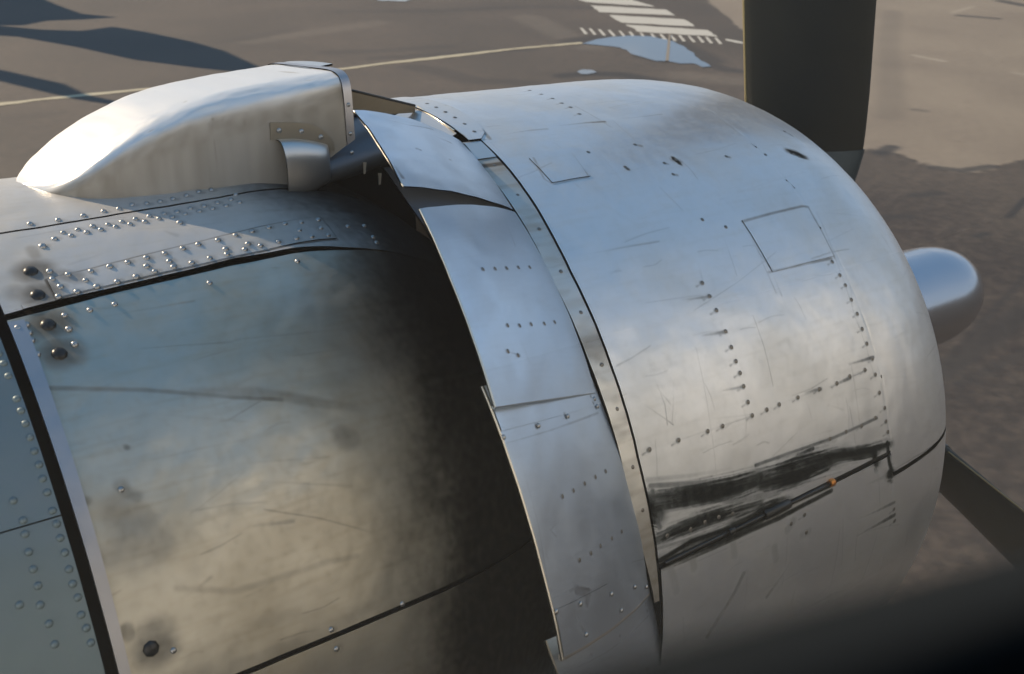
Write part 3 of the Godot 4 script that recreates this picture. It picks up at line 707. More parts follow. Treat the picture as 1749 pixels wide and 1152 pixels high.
func make_materials() -> void:
	var w := 1024
	var marks := COWL_MARKS.duplicate()
	for set in [COWL_ROW1, COWL_ROW2, COWL_ROW3, COWL_ROW4, COWL_ROW5, COWL_TOP, COWL_LOW]:
		for q in set:
			marks.append([[q, q + Vector2(-0.003, 0.0)], 0.0085, 0.42])
			marks.append([[q, q + Vector2(-0.016, 0.25)], 0.004, 0.22])
	var f := painted(w, w, marks, cowl_uv, 1.02 / w, 1.39 / w)
	scratch(f, w, w, 200, 1.02 / w, 1.39 / w, 3, 0.35)
	m_cowl = metal(f, w, w, Color(0.85, 0.85, 0.845), Color(0.755, 0.745, 0.715), Color(0.06, 0.065, 0.05), 0.37, 0.75, 0.82, 11)
	m_cowl.metallic_specular = 0.28
	var marks2 := NACELLE_MARKS.duplicate()
	for set in [NAC_TOP, NAC_MID, NAC_BOT, NAC_ZZ, NAC_ABOVE, NAC_SIDE, NAC_CORNER]:
		for q in set:
			marks2.append([[q, q + Vector2(0.004, 0.0)], 0.011, 0.16])
	for q in NAC_BLACK:
		marks2.append([[q, q + Vector2(0.008, 0.0)], 0.042, 0.4])
	var rim := []
	for i in 21:
		var t := i / 20.0
		rim.append(Vector2(-0.681 + 0.404 * t, lerpf(27.6, 23.15, t)))
	rim.append(Vector2(-0.2755, 25.5))
	for i in 21:
		var t := 1.0 - i / 20.0
		rim.append(Vector2(-0.681 + 0.404 * t, lerpf(31.1, 28.3, sqrt(t) * 0.35 + 0.65 * t)))
	rim.append(Vector2(-0.682, 27.6))
	marks2.append([rim, 0.0035, 0.55])
	f = painted(w, w, marks2, nac_uv, 1.02 / w, 1.27 / w)
	# soot film with an uneven edge, deepened to paint in shade under the flaps
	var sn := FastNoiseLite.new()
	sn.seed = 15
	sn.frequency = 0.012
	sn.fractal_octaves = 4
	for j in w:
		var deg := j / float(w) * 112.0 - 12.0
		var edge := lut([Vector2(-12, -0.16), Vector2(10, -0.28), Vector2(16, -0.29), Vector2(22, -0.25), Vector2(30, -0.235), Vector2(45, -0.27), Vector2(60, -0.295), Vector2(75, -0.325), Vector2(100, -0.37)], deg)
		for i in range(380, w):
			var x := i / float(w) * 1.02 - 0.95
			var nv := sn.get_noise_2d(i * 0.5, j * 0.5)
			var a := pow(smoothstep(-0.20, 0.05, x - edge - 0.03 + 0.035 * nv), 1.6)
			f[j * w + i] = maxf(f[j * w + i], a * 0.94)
	scratch(f, w, w, 150, 1.02 / w, 1.27 / w, 5, 0.08)
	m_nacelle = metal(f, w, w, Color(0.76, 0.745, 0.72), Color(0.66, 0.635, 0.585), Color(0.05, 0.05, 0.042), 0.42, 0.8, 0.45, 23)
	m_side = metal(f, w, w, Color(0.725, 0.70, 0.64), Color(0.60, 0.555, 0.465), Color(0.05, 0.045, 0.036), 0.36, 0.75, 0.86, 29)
	m_side.metallic_specular = 0.25
	m_nacelle.metallic_specular = 0.35
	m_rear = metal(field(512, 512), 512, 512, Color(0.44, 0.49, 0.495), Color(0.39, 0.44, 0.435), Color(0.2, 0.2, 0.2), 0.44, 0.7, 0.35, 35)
	var fm := [FLAP_MARKS_0, FLAP_MARKS_1, FLAP_MARKS_2]
	var fr := [FLAP_RIVETS_0, FLAP_RIVETS_1, FLAP_RIVETS_2]
	for k in 3:
		var mk: Array = fm[k].duplicate()
		for q in fr[k]:
			mk.append([[q, q + Vector2(0.01, 0.0)], 0.007, 0.45])
		f = painted(512, 512, mk, func(s: float, t: float) -> Vector2: return Vector2(s, t), 0.3 / 512, 0.33 / 512)
		m_flap.append(metal(f, 512, 512, Color(0.79, 0.835, 0.88), Color(0.71, 0.735, 0.76), Color(0.16, 0.14, 0.13), 0.33, 0.6, 0.93, 41 + k * 7))
	m_rivet = plain(Color(0.64, 0.635, 0.62), 0.33, 0.85)
	m_flush = plain(Color(0.46, 0.44, 0.41), 0.42, 0.85)
	m_soot = plain(Color(0.055, 0.05, 0.048), 0.85)
	m_soot.metallic_specular = 0.25
	m_rubber = plain(Color(0.07, 0.08, 0.08), 0.5)
	m_bare = plain(Color(0.80, 0.79, 0.77), 0.34, 0.9)
	m_strip = plain(Color(0.66, 0.65, 0.65), 0.38, 0.8)
	m_edge = plain(Color(0.88, 0.84, 0.76), 0.3, 0.9)
	m_blade = blade_paint()
	m_dome = plain(Color(0.72, 0.74, 0.77), 0.2, 0.97)
	m_brass = plain(Color(0.78, 0.50, 0.22), 0.4, 0.7)
	m_oil = plain(Color(0.09, 0.09, 0.08), 0.35, 0.2)
	m_skin = plain(Color(0.90, 0.915, 0.93), 0.5, 0.0)
	m_paint = plain(Color(0.70, 0.68, 0.63), 0.7)
	m_water = plain(Color(0.34, 0.36, 0.37), 0.03)
	m_water.metallic_specular = 0.85
	rivet_mesh = dome_mesh(0.0042, 0.0030)
	flush_mesh = dome_mesh(0.0034, 0.0007)

# ------------------------------------------------------------------ ground
func flat(pts: Array, y: float) -> ArrayMesh:
	var poly := PackedVector2Array(pts)
	var tri := Geometry2D.triangulate_polygon(poly)
	var P := PackedVector3Array()
	var N := PackedVector3Array()
	var U := PackedVector2Array()
	var I := PackedInt32Array()
	for q in poly:
		P.append(Vector3(q.x, y, q.y))
		N.append(Vector3.UP)
		U.append(q * 0.5)
	for k in range(0, tri.size(), 3):
		var a := P[tri[k]]
		var b := P[tri[k + 1]]
		var c := P[tri[k + 2]]
		var up := (b - a).cross(c - a).y > 0.0
		I.append_array(PackedInt32Array([tri[k], tri[k + 2], tri[k + 1]]) if up else PackedInt32Array([tri[k], tri[k + 1], tri[k + 2]]))
	return mesh_of(P, N, U, I)

func rough_ring(pts: Array, amp: float, sd: int) -> Array:
	# more points along an outline, each moved a little: worn and wandering edges
	var n := FastNoiseLite.new()
	n.seed = sd
	n.frequency = 2.2
	var out := []
	for i in pts.size():
		var a: Vector2 = pts[i]
		var b: Vector2 = pts[(i + 1) % pts.size()]
		var k := clampi(int(a.distance_to(b) / 0.09), 1, 60)
		for s in k:
			var q := a.lerp(b, float(s) / k)
			out.append(q + Vector2(n.get_noise_2d(q.x, q.y), n.get_noise_2d(q.x + 40.0, q.y)) * amp)
	return out

func build_ground() -> void:
	var far := noise_bytes(512, 512, 1, 1, 0.02, 5, 77)
	var im := Image.create(512, 512, false, Image.FORMAT_RGB8)
	for j in 512:
		for i in 512:
			var v := far[j * 512 + i] / 255.0
			im.set_pixel(i, j, Color(0.29, 0.265, 0.24).lerp(Color(0.38, 0.35, 0.315), v))
	var m_far := StandardMaterial3D.new()
	m_far.albedo_texture = ImageTexture.create_from_image(im)
	m_far.roughness = 0.9
	m_far.uv1_triplanar = true
	m_far.uv1_world_triplanar = true
	m_far.uv1_scale = Vector3(0.08, 0.08, 0.08)
	setting("ground", flat([Vector2(-700, -700), Vector2(700, -700), Vector2(700, 700), Vector2(-700, 700)], 0.0), m_far)
	# the apron round the aeroplane: worn tarmac with old concrete ahead of the propeller
	var w := 1536
	var size := 40.0
	var org := Vector2(-8.0, -34.0)
	var f := field(w, w)
	for m in GROUND_STAINS:
		var px := []
		for q in m[0]:
			px.append((q - org) / size * w)
		stroke(f, w, w, px, m[1] * 1.3, m[2], size / w, size / w)
	var conc := PackedVector2Array(CONCRETE_EDGE)
	conc.append_array(PackedVector2Array([Vector2(40, -6), Vector2(60, -40), Vector2(24, -30), Vector2(18, -17), Vector2(14.5, -12.2)]))
	var mask := field(w, w)
	var big := noise_bytes(w, w, 4, 4, 0.03, 5, 5)
	var fine := noise_bytes(w, w, 1, 1, 0.16, 4, 6)
	var warp := noise_bytes(w, w, 4, 4, 0.12, 4, 8)
	for j in w:
		for i in w:
			var q := org + Vector2(i + 0.5, j + 0.5) * size / w
			if q.x < 7.0 or q.y > -2.0:
				continue
			var k := j * w + i
			q += Vector2(warp[k] - 128, warp[(k * 7 + 1311) % (w * w)] - 128) / 128.0 * 0.1
			mask[k] = 1.0 if Geometry2D.is_point_in_polygon(q, conc) else 0.0
	var mim := Image.create(w, w, false, Image.FORMAT_L8)
	for j in w:
		for i in w:
			if mask[j * w + i] > 0.5:
				mim.set_pixel(i, j, Color.WHITE)
	mim.resize(w / 8, w / 8, Image.INTERPOLATE_LANCZOS)
	mim.resize(w, w, Image.INTERPOLATE_CUBIC)
	var soft := mim.get_data()
	for k in w * w:
		mask[k] = smoothstep(0.3, 0.7, soft[k] / 255.0 + 0.5 * (fine[k] / 255.0 - 0.5))
	var col := PackedByteArray()
	col.resize(w * w * 3)
	var grit := noise_bytes(w, w, 1, 1, 0.45, 2, 19)
	for k in w * w:
		var b := big[k] / 255.0
		var n := fine[k] / 255.0
		var px_x := org.x + (k % w) * size / w
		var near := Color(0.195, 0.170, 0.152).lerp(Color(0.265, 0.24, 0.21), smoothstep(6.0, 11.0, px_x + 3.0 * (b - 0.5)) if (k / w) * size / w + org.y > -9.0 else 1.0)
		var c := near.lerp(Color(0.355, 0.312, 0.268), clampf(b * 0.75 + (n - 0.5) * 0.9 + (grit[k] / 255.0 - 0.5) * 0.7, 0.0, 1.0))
		if mask[k] > 0.0:
			c = c.lerp(Color(0.46, 0.415, 0.36).lerp(Color(0.56, 0.51, 0.44), clampf(b * 0.7 + (n - 0.5) * 0.5 + (grit[k] / 255.0 - 0.5) * 0.4 + 0.1, 0.0, 1.0)), mask[k])
		var g := f[k]
		if g > 0.0:
			c = c.lerp(Color(0.17, 0.165, 0.16), clampf(g * (0.6 + 0.6 * n), 0.0, 1.0))
		else:
			c = c.lerp(Color(0.66, 0.62, 0.55), -g)
		col[k * 3] = int(c.r * 255.0)
		col[k * 3 + 1] = int(c.g * 255.0)
		col[k * 3 + 2] = int(c.b * 255.0)
	var m_apron := StandardMaterial3D.new()
	m_apron.albedo_texture = ImageTexture.create_from_image(Image.create_from_data(w, w, false, Image.FORMAT_RGB8, col))
	m_apron.roughness = 0.82
	var g2 := sheet(8, 8, func(u: float, v: float) -> Vector3: return Vector3(org.x + u * size, 0.004, org.y + v * size), func(u: float, v: float) -> Vector2: return Vector2(u, v))
	setting("apron", g2, m_apron)
	for k in GROUND_STRIPES.size():
		setting("painted_stripe", flat(rough_ring(GROUND_STRIPES[k], 0.05, k), 0.009), m_paint)
	for k in GROUND_TICKS.size():
		setting("painted_tick", flat(GROUND_TICKS[k], 0.009), m_paint)
	setting("painted_streak", flat(rough_ring(GROUND_STREAK, 0.03, 3), 0.009), m_paint)
	var a := []
	var b := []
	for i in GROUND_LINE.size():
		var p: Vector2 = GROUND_LINE[i]
		var d: Vector2 = (GROUND_LINE[mini(i + 1, GROUND_LINE.size() - 1)] - GROUND_LINE[maxi(i - 1, 0)]).normalized()
		var nn := Vector2(-d.y, d.x) * (0.075 + 0.02 * sin(i * 2.3))
		a.append(p + nn)
		b.push_front(p - nn)
	setting("painted_line", flat(rough_ring(a + b, 0.035, 9), 0.009), plain(Color(0.66, 0.62, 0.52), 0.8))
	setting("puddle", flat(rough_ring(GROUND_PUDDLE, 0.05, 12), 0.013), m_water)
	setting("puddle", flat(rough_ring(GROUND_SMALL_PUDDLE, 0.03, 13), 0.013), m_water)
	setting("puddle", flat(rough_ring(GROUND_FAR_PUDDLE, 0.08, 14), 0.013), m_water)
	setting("pavement_joint", flat(GROUND_JOINT, 0.018), plain(Color(0.50, 0.46, 0.40), 0.8))

# ------------------------------------------------------------------ engine cowling
func low_edge(x: float) -> float:
	if x > 0.562:
		return lerpf(83.7, 83.0, (x - 0.562) / 0.37)
	return lerpf(81.3, 80.3, clampf((x + 0.02) / 0.58, 0.0, 1.0))

func build_cowling() -> void:
	var top := part("cowling_upper_panel", sheet(230, 250,
		func(u: float, v: float) -> Vector3:
			var t := lerpf(0.0, 1.0, u)
			var pr := prof_at(t)
			var deg := lerpf(-120.0, low_edge(pr.x), v)
			var xs := lut(SEAM, deg)
			var t0 := prof_t(xs)
			pr = prof_at(lerpf(t0, 1.0, u))
			deg = lerpf(-120.0, low_edge(pr.x), v)
			return ringp(pr.x, pr.y + dent(pr.x, deg, 0.0010 * smoothstep(0.93, 0.7, pr.x)), deg),
		func(u: float, v: float) -> Vector2:
			var x := prof_at(lerpf(prof_t(lut(SEAM, lerpf(-120.0, 80.0, v))), 1.0, u)).x
			return cowl_uv(x, lerpf(-120.0, low_edge(x), v)), 0.004), m_cowl, plane)
	top.set_meta("label", "upper engine cowling panel, polished and reflecting the sky")
	var low := part("cowling_lower_panel", sheet(200, 120,
		func(u: float, v: float) -> Vector3:
			var pr := prof_at(lerpf(prof_t(-0.003), 1.0, u))
			var deg := lerpf(low_edge(pr.x) + 0.7, 239.5, v)
			return ringp(pr.x, pr.y + dent(pr.x + 3.0, deg, 0.0010 * smoothstep(0.93, 0.7, pr.x)), deg),
		func(u: float, v: float) -> Vector2:
			var x := prof_at(lerpf(prof_t(-0.003), 1.0, u)).x
			return cowl_uv(x, lerpf(low_edge(x) + 0.7, 239.5, v)), 0.004), m_cowl, plane)
	low.set_meta("label", "lower engine cowling panel below the oil-streaked joint")
	# rolled lip and the barrel inside
	part("cowling_inner_barrel", sheet(30, 96,
		func(u: float, v: float) -> Vector3:
			var x := 0.935
			var r := 0.4761
			if u < 0.3:
				var a := u / 0.3 * PI * 0.5
				x = 0.935 - 0.03 * (1.0 - cos(a))
				r = 0.4761 - 0.03 * sin(a) - 0.001
			else:
				x = lerpf(0.905, 0.04, (u - 0.3) / 0.7)
				r = lerpf(0.445, 0.692, smoothstep(0.0, 0.5, (u - 0.3) / 0.7))
			return ringp(x, r, lerpf(0.0, 360.0, v)),
		func(u: float, v: float) -> Vector2: return Vector2(u, v)), m_soot, plane)
	# flush rivets
	for set in [COWL_ROW1, COWL_ROW2, COWL_ROW3, COWL_ROW4, COWL_ROW5, COWL_TOP, COWL_SPOT]:
		for q in set:
			stud("flush_rivet", flush_mesh, m_flush, top, cowl_surf, q.x, q.y, -0.0001, 1.15)
	for q in COWL_LOW:
		stud("flush_rivet", flush_mesh, m_flush, low, cowl_surf, q.x, q.y, -0.0001, 1.2)
	# two small access panels let into the skin
	hatch(top, 0.389, 0.556, 43.1, 51.45)
	hatch(top, 0.072, 0.152, 25.9, 31.2)
	# latch strip along the joint: recess strip, hinge pin pieces, brass screw
	part("latch_strip", sheet(60, 4,
		func(u: float, v: float) -> Vector3:
			var x := lerpf(-0.01, 0.56, u)
			return ringp(x, 0.7085, lerpf(low_edge(x) - 0.9, low_edge(x) + 1.6, v)),
		func(u: float, v: float) -> Vector2: return Vector2(u, v)), m_oil, plane)
	var pin := func(x0: float, x1: float, off: float, r: float, mat: Material, called: String) -> void:
		part(called, rod(ringp(x0, cowl_r(x0) + 0.0005, low_edge(x0) + off), ringp(x1, cowl_r(x1) + 0.0005, low_edge(x1) + off), r, r), mat, low)
	pin.call(0.285, 0.385, 0.42, 0.0034, m_oil, "latch_rod")
	pin.call(0.150, 0.262, 0.3, 0.0036, m_oil, "latch_rod")
	pin.call(0.005, 0.145, 0.25, 0.0036, m_oil, "latch_rod")
	pin.call(0.222, 0.282, 0.3, 0.0085, m_oil, "latch_sleeve")
	pin.call(0.140, 0.152, 0.25, 0.0066, m_oil, "latch_collar")
	pin.call(0.386, 0.397, 0.35, 0.0068, m_brass, "latch_screw")
	# riveted band behind the cowling, above the flap hinges
	var band := part("flap_hinge_band", sheet(6, 140,
		func(u: float, v: float) -> Vector3:
			var deg := lerpf(19.9, 86.0, v)
			var x := lerpf(lut(HINGE, deg), lut(SEAM, deg) - 0.0028, u)
			return ringp(x, 0.7118 + dent(x, deg, 0.001), deg),
		func(u: float, v: float) -> Vector2: return cowl_uv(lerpf(0.01, 0.05, u), lerpf(20.0, 68.0, v)), 0.003), m_bare_marked(), plane)
	for k in 9:
		var deg := 26.0 + k * 6.1 + sin(k * 3.1) * 1.5
		stud("flush_rivet", flush_mesh, m_flush, band, func(x: float, d: float) -> Vector3: return ringp(x, 0.7118, d), lerpf(lut(HINGE, deg), lut(SEAM, deg), 0.55), deg, 0.0002, 0.95)
	part("band_joint_cover", sheet(4, 6,
		func(u: float, v: float) -> Vector3:
			var deg := lerpf(20.3, 24.4, v)
			return ringp(lerpf(lut(HINGE, deg) + 0.002, lut(SEAM, deg) - 0.003, u), 0.7132, deg),
		func(u: float, v: float) -> Vector2: return Vector2(u, v), 0.0012), m_bare, plane)
	# riveted doubler where the cowling meets the intake
	var dbl := part("intake_doubler", sheet(24, 30,
		func(u: float, v: float) -> Vector3:
			var deg := lerpf(-22.0, 20.0, v)
			var x := lerpf(lerpf(0.010, 0.001, maxf(0.0, v - 0.5) * 2.0), 0.026 + 0.042 * sqrt(maxf(0.0, 1.0 - pow(absf(v * 2.0 - 1.0), 3.0))), u)
			return ringp(x, 0.7158 + dent(x, deg, 0.0008), deg),
		func(u: float, v: float) -> Vector2: return cowl_uv(lerpf(0.3, 0.36, u), lerpf(5.0, 20.0, v)), 0.0016), m_cowl, plane)
	for k in 6:
		var deg := 5.0 + k * 2.6
		stud("flush_rivet", flush_mesh, m_flush, dbl, func(x: float, d: float) -> Vector3: return ringp(x, 0.7158, d), 0.040 - 0.0022 * k, deg, 0.0003, 1.1)

func blade_paint() -> StandardMaterial3D:
	var im := Image.create(256, 256, false, Image.FORMAT_RGB8)
	var a := noise_bytes(256, 256, 1, 1, 0.03, 4, 301)
	var b := noise_bytes(256, 256, 1, 1, 0.2, 2, 302)
	for j in 256:
		for i in 256:
			var k := j * 256 + i
			var c := Color(0.075, 0.09, 0.078).lerp(Color(0.125, 0.13, 0.105), a[k] / 255.0)
			if b[k] > 205:
				c = c.lerp(Color(0.30, 0.28, 0.22), (b[k] - 205) / 90.0)
			im.set_pixel(i, j, c)
	var m := plain(Color.WHITE, 0.5)
	m.albedo_texture = ImageTexture.create_from_image(im)
	m.uv1_triplanar = true
	m.uv1_scale = Vector3(1.7, 1.7, 1.7)
	m.metallic_specular = 0.35
	return m

func m_bare_marked() -> StandardMaterial3D:
	var f := field(256, 1024)
	stroke(f, 256, 1024, [Vector2(0, 330), Vector2(256, 352)], 0.004, 0.7, 0.05 / 256, 0.8 / 1024)
	stroke(f, 256, 1024, [Vector2(40, 520), Vector2(200, 560)], 0.02, 0.3, 0.05 / 256, 0.8 / 1024)
	stroke(f, 256, 1024, [Vector2(20, 160), Vector2(240, 172)], 0.012, 0.4, 0.05 / 256, 0.8 / 1024)
	stroke(f, 256, 1024, [Vector2(0, 985), Vector2(256, 1010)], 0.03, 1.0, 0.05 / 256, 0.8 / 1024)
	return metal(f, 256, 1024, Color(0.80, 0.79, 0.76), Color(0.58, 0.55, 0.50), Color(0.12, 0.11, 0.09), 0.36, 1.3, 0.85, 63)

func hatch(parent: Node, x0: float, x1: float, d0: float, d1: float) -> void:
	part("access_panel", sheet(16, 16,
		func(u: float, v: float) -> Vector3:
			var x := lerpf(x0, x1, u)
			var deg := lerpf(d0, d1, v)
			return ringp(x, cowl_r(x) + 0.0011 + dent(x, deg, 0.0010), deg),
		func(u: float, v: float) -> Vector2: return cowl_uv(lerpf(x0, x1, u), lerpf(d0, d1, v)), 0.0012), m_cowl, parent)

# ------------------------------------------------------------------ nacelle behind the flaps
func nac_panel(called: String, x0: float, x1: float, lo: Callable, hi: Callable, nu: int, nv: int, mat: Material, out := 0.0, lip := 0.004) -> MeshInstance3D:
	return part(called, sheet(nu, nv,
		func(u: float, v: float) -> Vector3:
			var x := lerpf(x0, x1, u)
			var deg := lerpf(lo.call(x), hi.call(x), v)
			return ringp(x, nac_r(x, deg) + out, deg),
		func(u: float, v: float) -> Vector2:
			var x := lerpf(x0, x1, u)
			return nac_uv(x, lerpf(lo.call(x), hi.call(x), v)), lip), mat, plane)

const SEAM_UP := [Vector2(-0.74, 31.6), Vector2(-0.677, 31.0), Vector2(-0.604, 30.53), Vector2(-0.526, 30.0), Vector2(-0.441, 29.3), Vector2(-0.354, 29.2), Vector2(-0.301, 29.6), Vector2(-0.223, 30.3), Vector2(0.0, 30.5)]
const SEAM_DOWN := [Vector2(-0.74, 32.9), Vector2(-0.682, 32.5), Vector2(-0.609, 31.77), Vector2(-0.532, 31.32), Vector2(-0.449, 30.73), Vector2(-0.361, 30.5), Vector2(-0.307, 30.65), Vector2(-0.226, 30.75), Vector2(0.0, 30.8)]

func build_nacelle() -> void:
	part("nacelle_core", sheet(40, 96, func(u: float, v: float) -> Vector3:
		var x := lerpf(-2.6, 0.02, u)
		return ringp(x, lut_smooth(NACELLE, x) - 0.024, lerpf(0.0, 360.0, v)), func(u: float, v: float) -> Vector2: return Vector2(u, v)), m_soot, plane)
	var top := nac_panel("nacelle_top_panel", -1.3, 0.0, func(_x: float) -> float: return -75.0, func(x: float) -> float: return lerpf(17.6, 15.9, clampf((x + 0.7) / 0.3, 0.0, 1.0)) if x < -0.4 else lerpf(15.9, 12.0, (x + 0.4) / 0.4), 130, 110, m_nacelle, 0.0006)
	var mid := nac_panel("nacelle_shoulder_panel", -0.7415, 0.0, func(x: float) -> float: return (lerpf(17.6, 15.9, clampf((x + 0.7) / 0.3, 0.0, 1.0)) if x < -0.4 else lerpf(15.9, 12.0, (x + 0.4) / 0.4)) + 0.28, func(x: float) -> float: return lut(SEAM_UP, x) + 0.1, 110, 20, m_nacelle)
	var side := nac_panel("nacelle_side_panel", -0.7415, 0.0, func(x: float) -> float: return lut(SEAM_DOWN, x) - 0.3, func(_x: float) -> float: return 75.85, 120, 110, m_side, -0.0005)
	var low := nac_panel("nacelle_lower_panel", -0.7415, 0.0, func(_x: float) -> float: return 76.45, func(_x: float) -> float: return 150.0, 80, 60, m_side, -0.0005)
	top.set_meta("label", "sunlit top nacelle panel carrying the air scoop")
	side.set_meta("label", "large plain nacelle side panel with brown stains")
	# strips and doublers
	part("nacelle_edge_strip", sheet(4, 80,
		func(u: float, v: float) -> Vector3:
			var deg := lerpf(33.2, 75.6, v)
			var x := lerpf(-0.7428, lerpf(-0.7245, -0.7315, v), u)
			return ringp(x, nac_r(x, deg) + 0.0040, deg),
		func(u: float, v: float) -> Vector2: return nac_uv(lerpf(-0.74, -0.72, u), lerpf(33.0, 75.0, v)), 0.0046), m_strip, plane)
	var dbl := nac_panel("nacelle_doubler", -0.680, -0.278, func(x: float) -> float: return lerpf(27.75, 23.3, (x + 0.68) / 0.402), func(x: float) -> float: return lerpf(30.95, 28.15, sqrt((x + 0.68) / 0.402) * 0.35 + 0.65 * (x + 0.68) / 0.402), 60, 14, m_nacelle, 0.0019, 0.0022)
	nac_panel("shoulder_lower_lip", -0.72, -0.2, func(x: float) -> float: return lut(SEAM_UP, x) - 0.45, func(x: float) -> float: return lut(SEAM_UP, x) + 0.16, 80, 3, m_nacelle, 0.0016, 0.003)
	# the rear nacelle beyond the gap, painted blue grey
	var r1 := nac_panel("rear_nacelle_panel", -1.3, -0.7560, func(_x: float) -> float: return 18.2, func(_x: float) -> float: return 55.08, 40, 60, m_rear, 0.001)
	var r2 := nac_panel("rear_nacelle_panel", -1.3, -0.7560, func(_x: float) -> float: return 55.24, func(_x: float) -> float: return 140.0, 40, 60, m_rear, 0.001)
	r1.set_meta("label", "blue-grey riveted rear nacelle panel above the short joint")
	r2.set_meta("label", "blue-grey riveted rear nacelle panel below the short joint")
	var rng := RandomNumberGenerator.new()
	rng.seed = 4
	for set in [NAC_COL1, NAC_COL2]:
		for q in set:
			stud("rivet", rivet_mesh, m_rear, r1 if q.y < 55.16 else r2, nac_surf, minf(q.x, -0.7620), q.y, 0.0009, 1.12)
	for k in 5:
		stud("rivet", rivet_mesh, m_rear, r1, nac_surf, -0.7635, 31.0 + k * 1.45, 0.0009, 1.1)
	for q in NAC_ABOVE:
		stud("rivet", rivet_mesh, m_rivet, top, nac_surf, q.x, q.y - 0.25, 0.0006, rng.randf_range(0.92, 1.05))
	for q in NAC_ZZ:
		stud("rivet", rivet_mesh, m_rivet, mid, nac_surf, q.x, q.y, 0.0, rng.randf_range(0.9, 1.02) * (1.25 if q.y > 20.7 else 1.0))
	for set in [NAC_TOP, NAC_MID, NAC_BOT]:
		for q in set:
			stud("rivet", rivet_mesh, m_rivet, dbl, nac_surf, q.x, q.y, 0.0017, rng.randf_range(0.95, 1.1))
	for q in NAC_FRONT:
		stud("rivet", rivet_mesh, m_rivet, mid, nac_surf, q.x, q.y, 0.0, 1.0)
	for q in NAC_CORNER:
		stud("rivet", rivet_mesh, m_rivet, side if q.y > 30.0 else mid, nac_surf, q.x, q.y, 0.002 if q.x < -0.73 else 0.0, 1.08)
	for set in [NAC_BELOW, NAC_SIDE]:
		for q in set:
			stud("rivet", rivet_mesh, m_rivet, side if q.y < 76.0 else low, nac_surf, q.x, q.y, -0.0006, 0.95)
	var button := dome_mesh(0.0095, 0.0048)
	for q in NAC_BLACK:
		stud("fastener", button, m_oil, side if q.y > 30.0 else mid, nac_surf, q.x, q.y, -0.0004, 1.0)

# ------------------------------------------------------------------ air scoop on top
const SCOOP_W := [Vector2(-0.636, 0.004), Vector2(-0.632, 0.03), Vector2(-0.624, 0.062), Vector2(-0.605, 0.1), Vector2(-0.586, 0.122), Vector2(-0.56, 0.134), Vector2(-0.535, 0.142), Vector2(-0.45, 0.147), Vector2(-0.15, 0.147)]
const SCOOP_Y := [Vector2(-0.636, 0.646), Vector2(-0.622, 0.655), Vector2(-0.605, 0.664), Vector2(-0.57, 0.686), Vector2(-0.52, 0.713), Vector2(-0.477, 0.734), Vector2(-0.43, 0.752), Vector2(-0.382, 0.764), Vector2(-0.33, 0.772), Vector2(-0.284, 0.777), Vector2(-0.128, 0.789)]

func scoop_ring(x: float, grow: float, yb: float) -> Array:
	var hw := (lut(SCOOP_W, x - 0.008) + lut(SCOOP_W, x) + lut(SCOOP_W, x + 0.008)) / 3.0 + grow
	var yc := lut_smooth(SCOOP_Y, x) + grow
	var low := lut([Vector2(-0.31, 0.55), Vector2(-0.285, 0.615), Vector2(-0.2, 0.655), Vector2(-0.15, 0.682), Vector2(-0.1, 0.69)], x)
	yb = maxf(yb, low)
	var base := maxf(minf(0.628, yc - 0.012), low + 0.002)
	var e := 2.0 / lerpf(3.0, 8.0, clampf((yc - 0.65) / 0.06, 0.0, 1.0))
	var r := []
	r.append(Vector3(x, yb, hw))
	for i in 41:
		var a := PI * i / 40.0
		var c := cos(a)
		r.append(Vector3(x, base + (yc - base) * pow(sin(a), e), hw * signf(c) * pow(absf(c), e)))
	r.append(Vector3(x, yb, -hw))
	return r

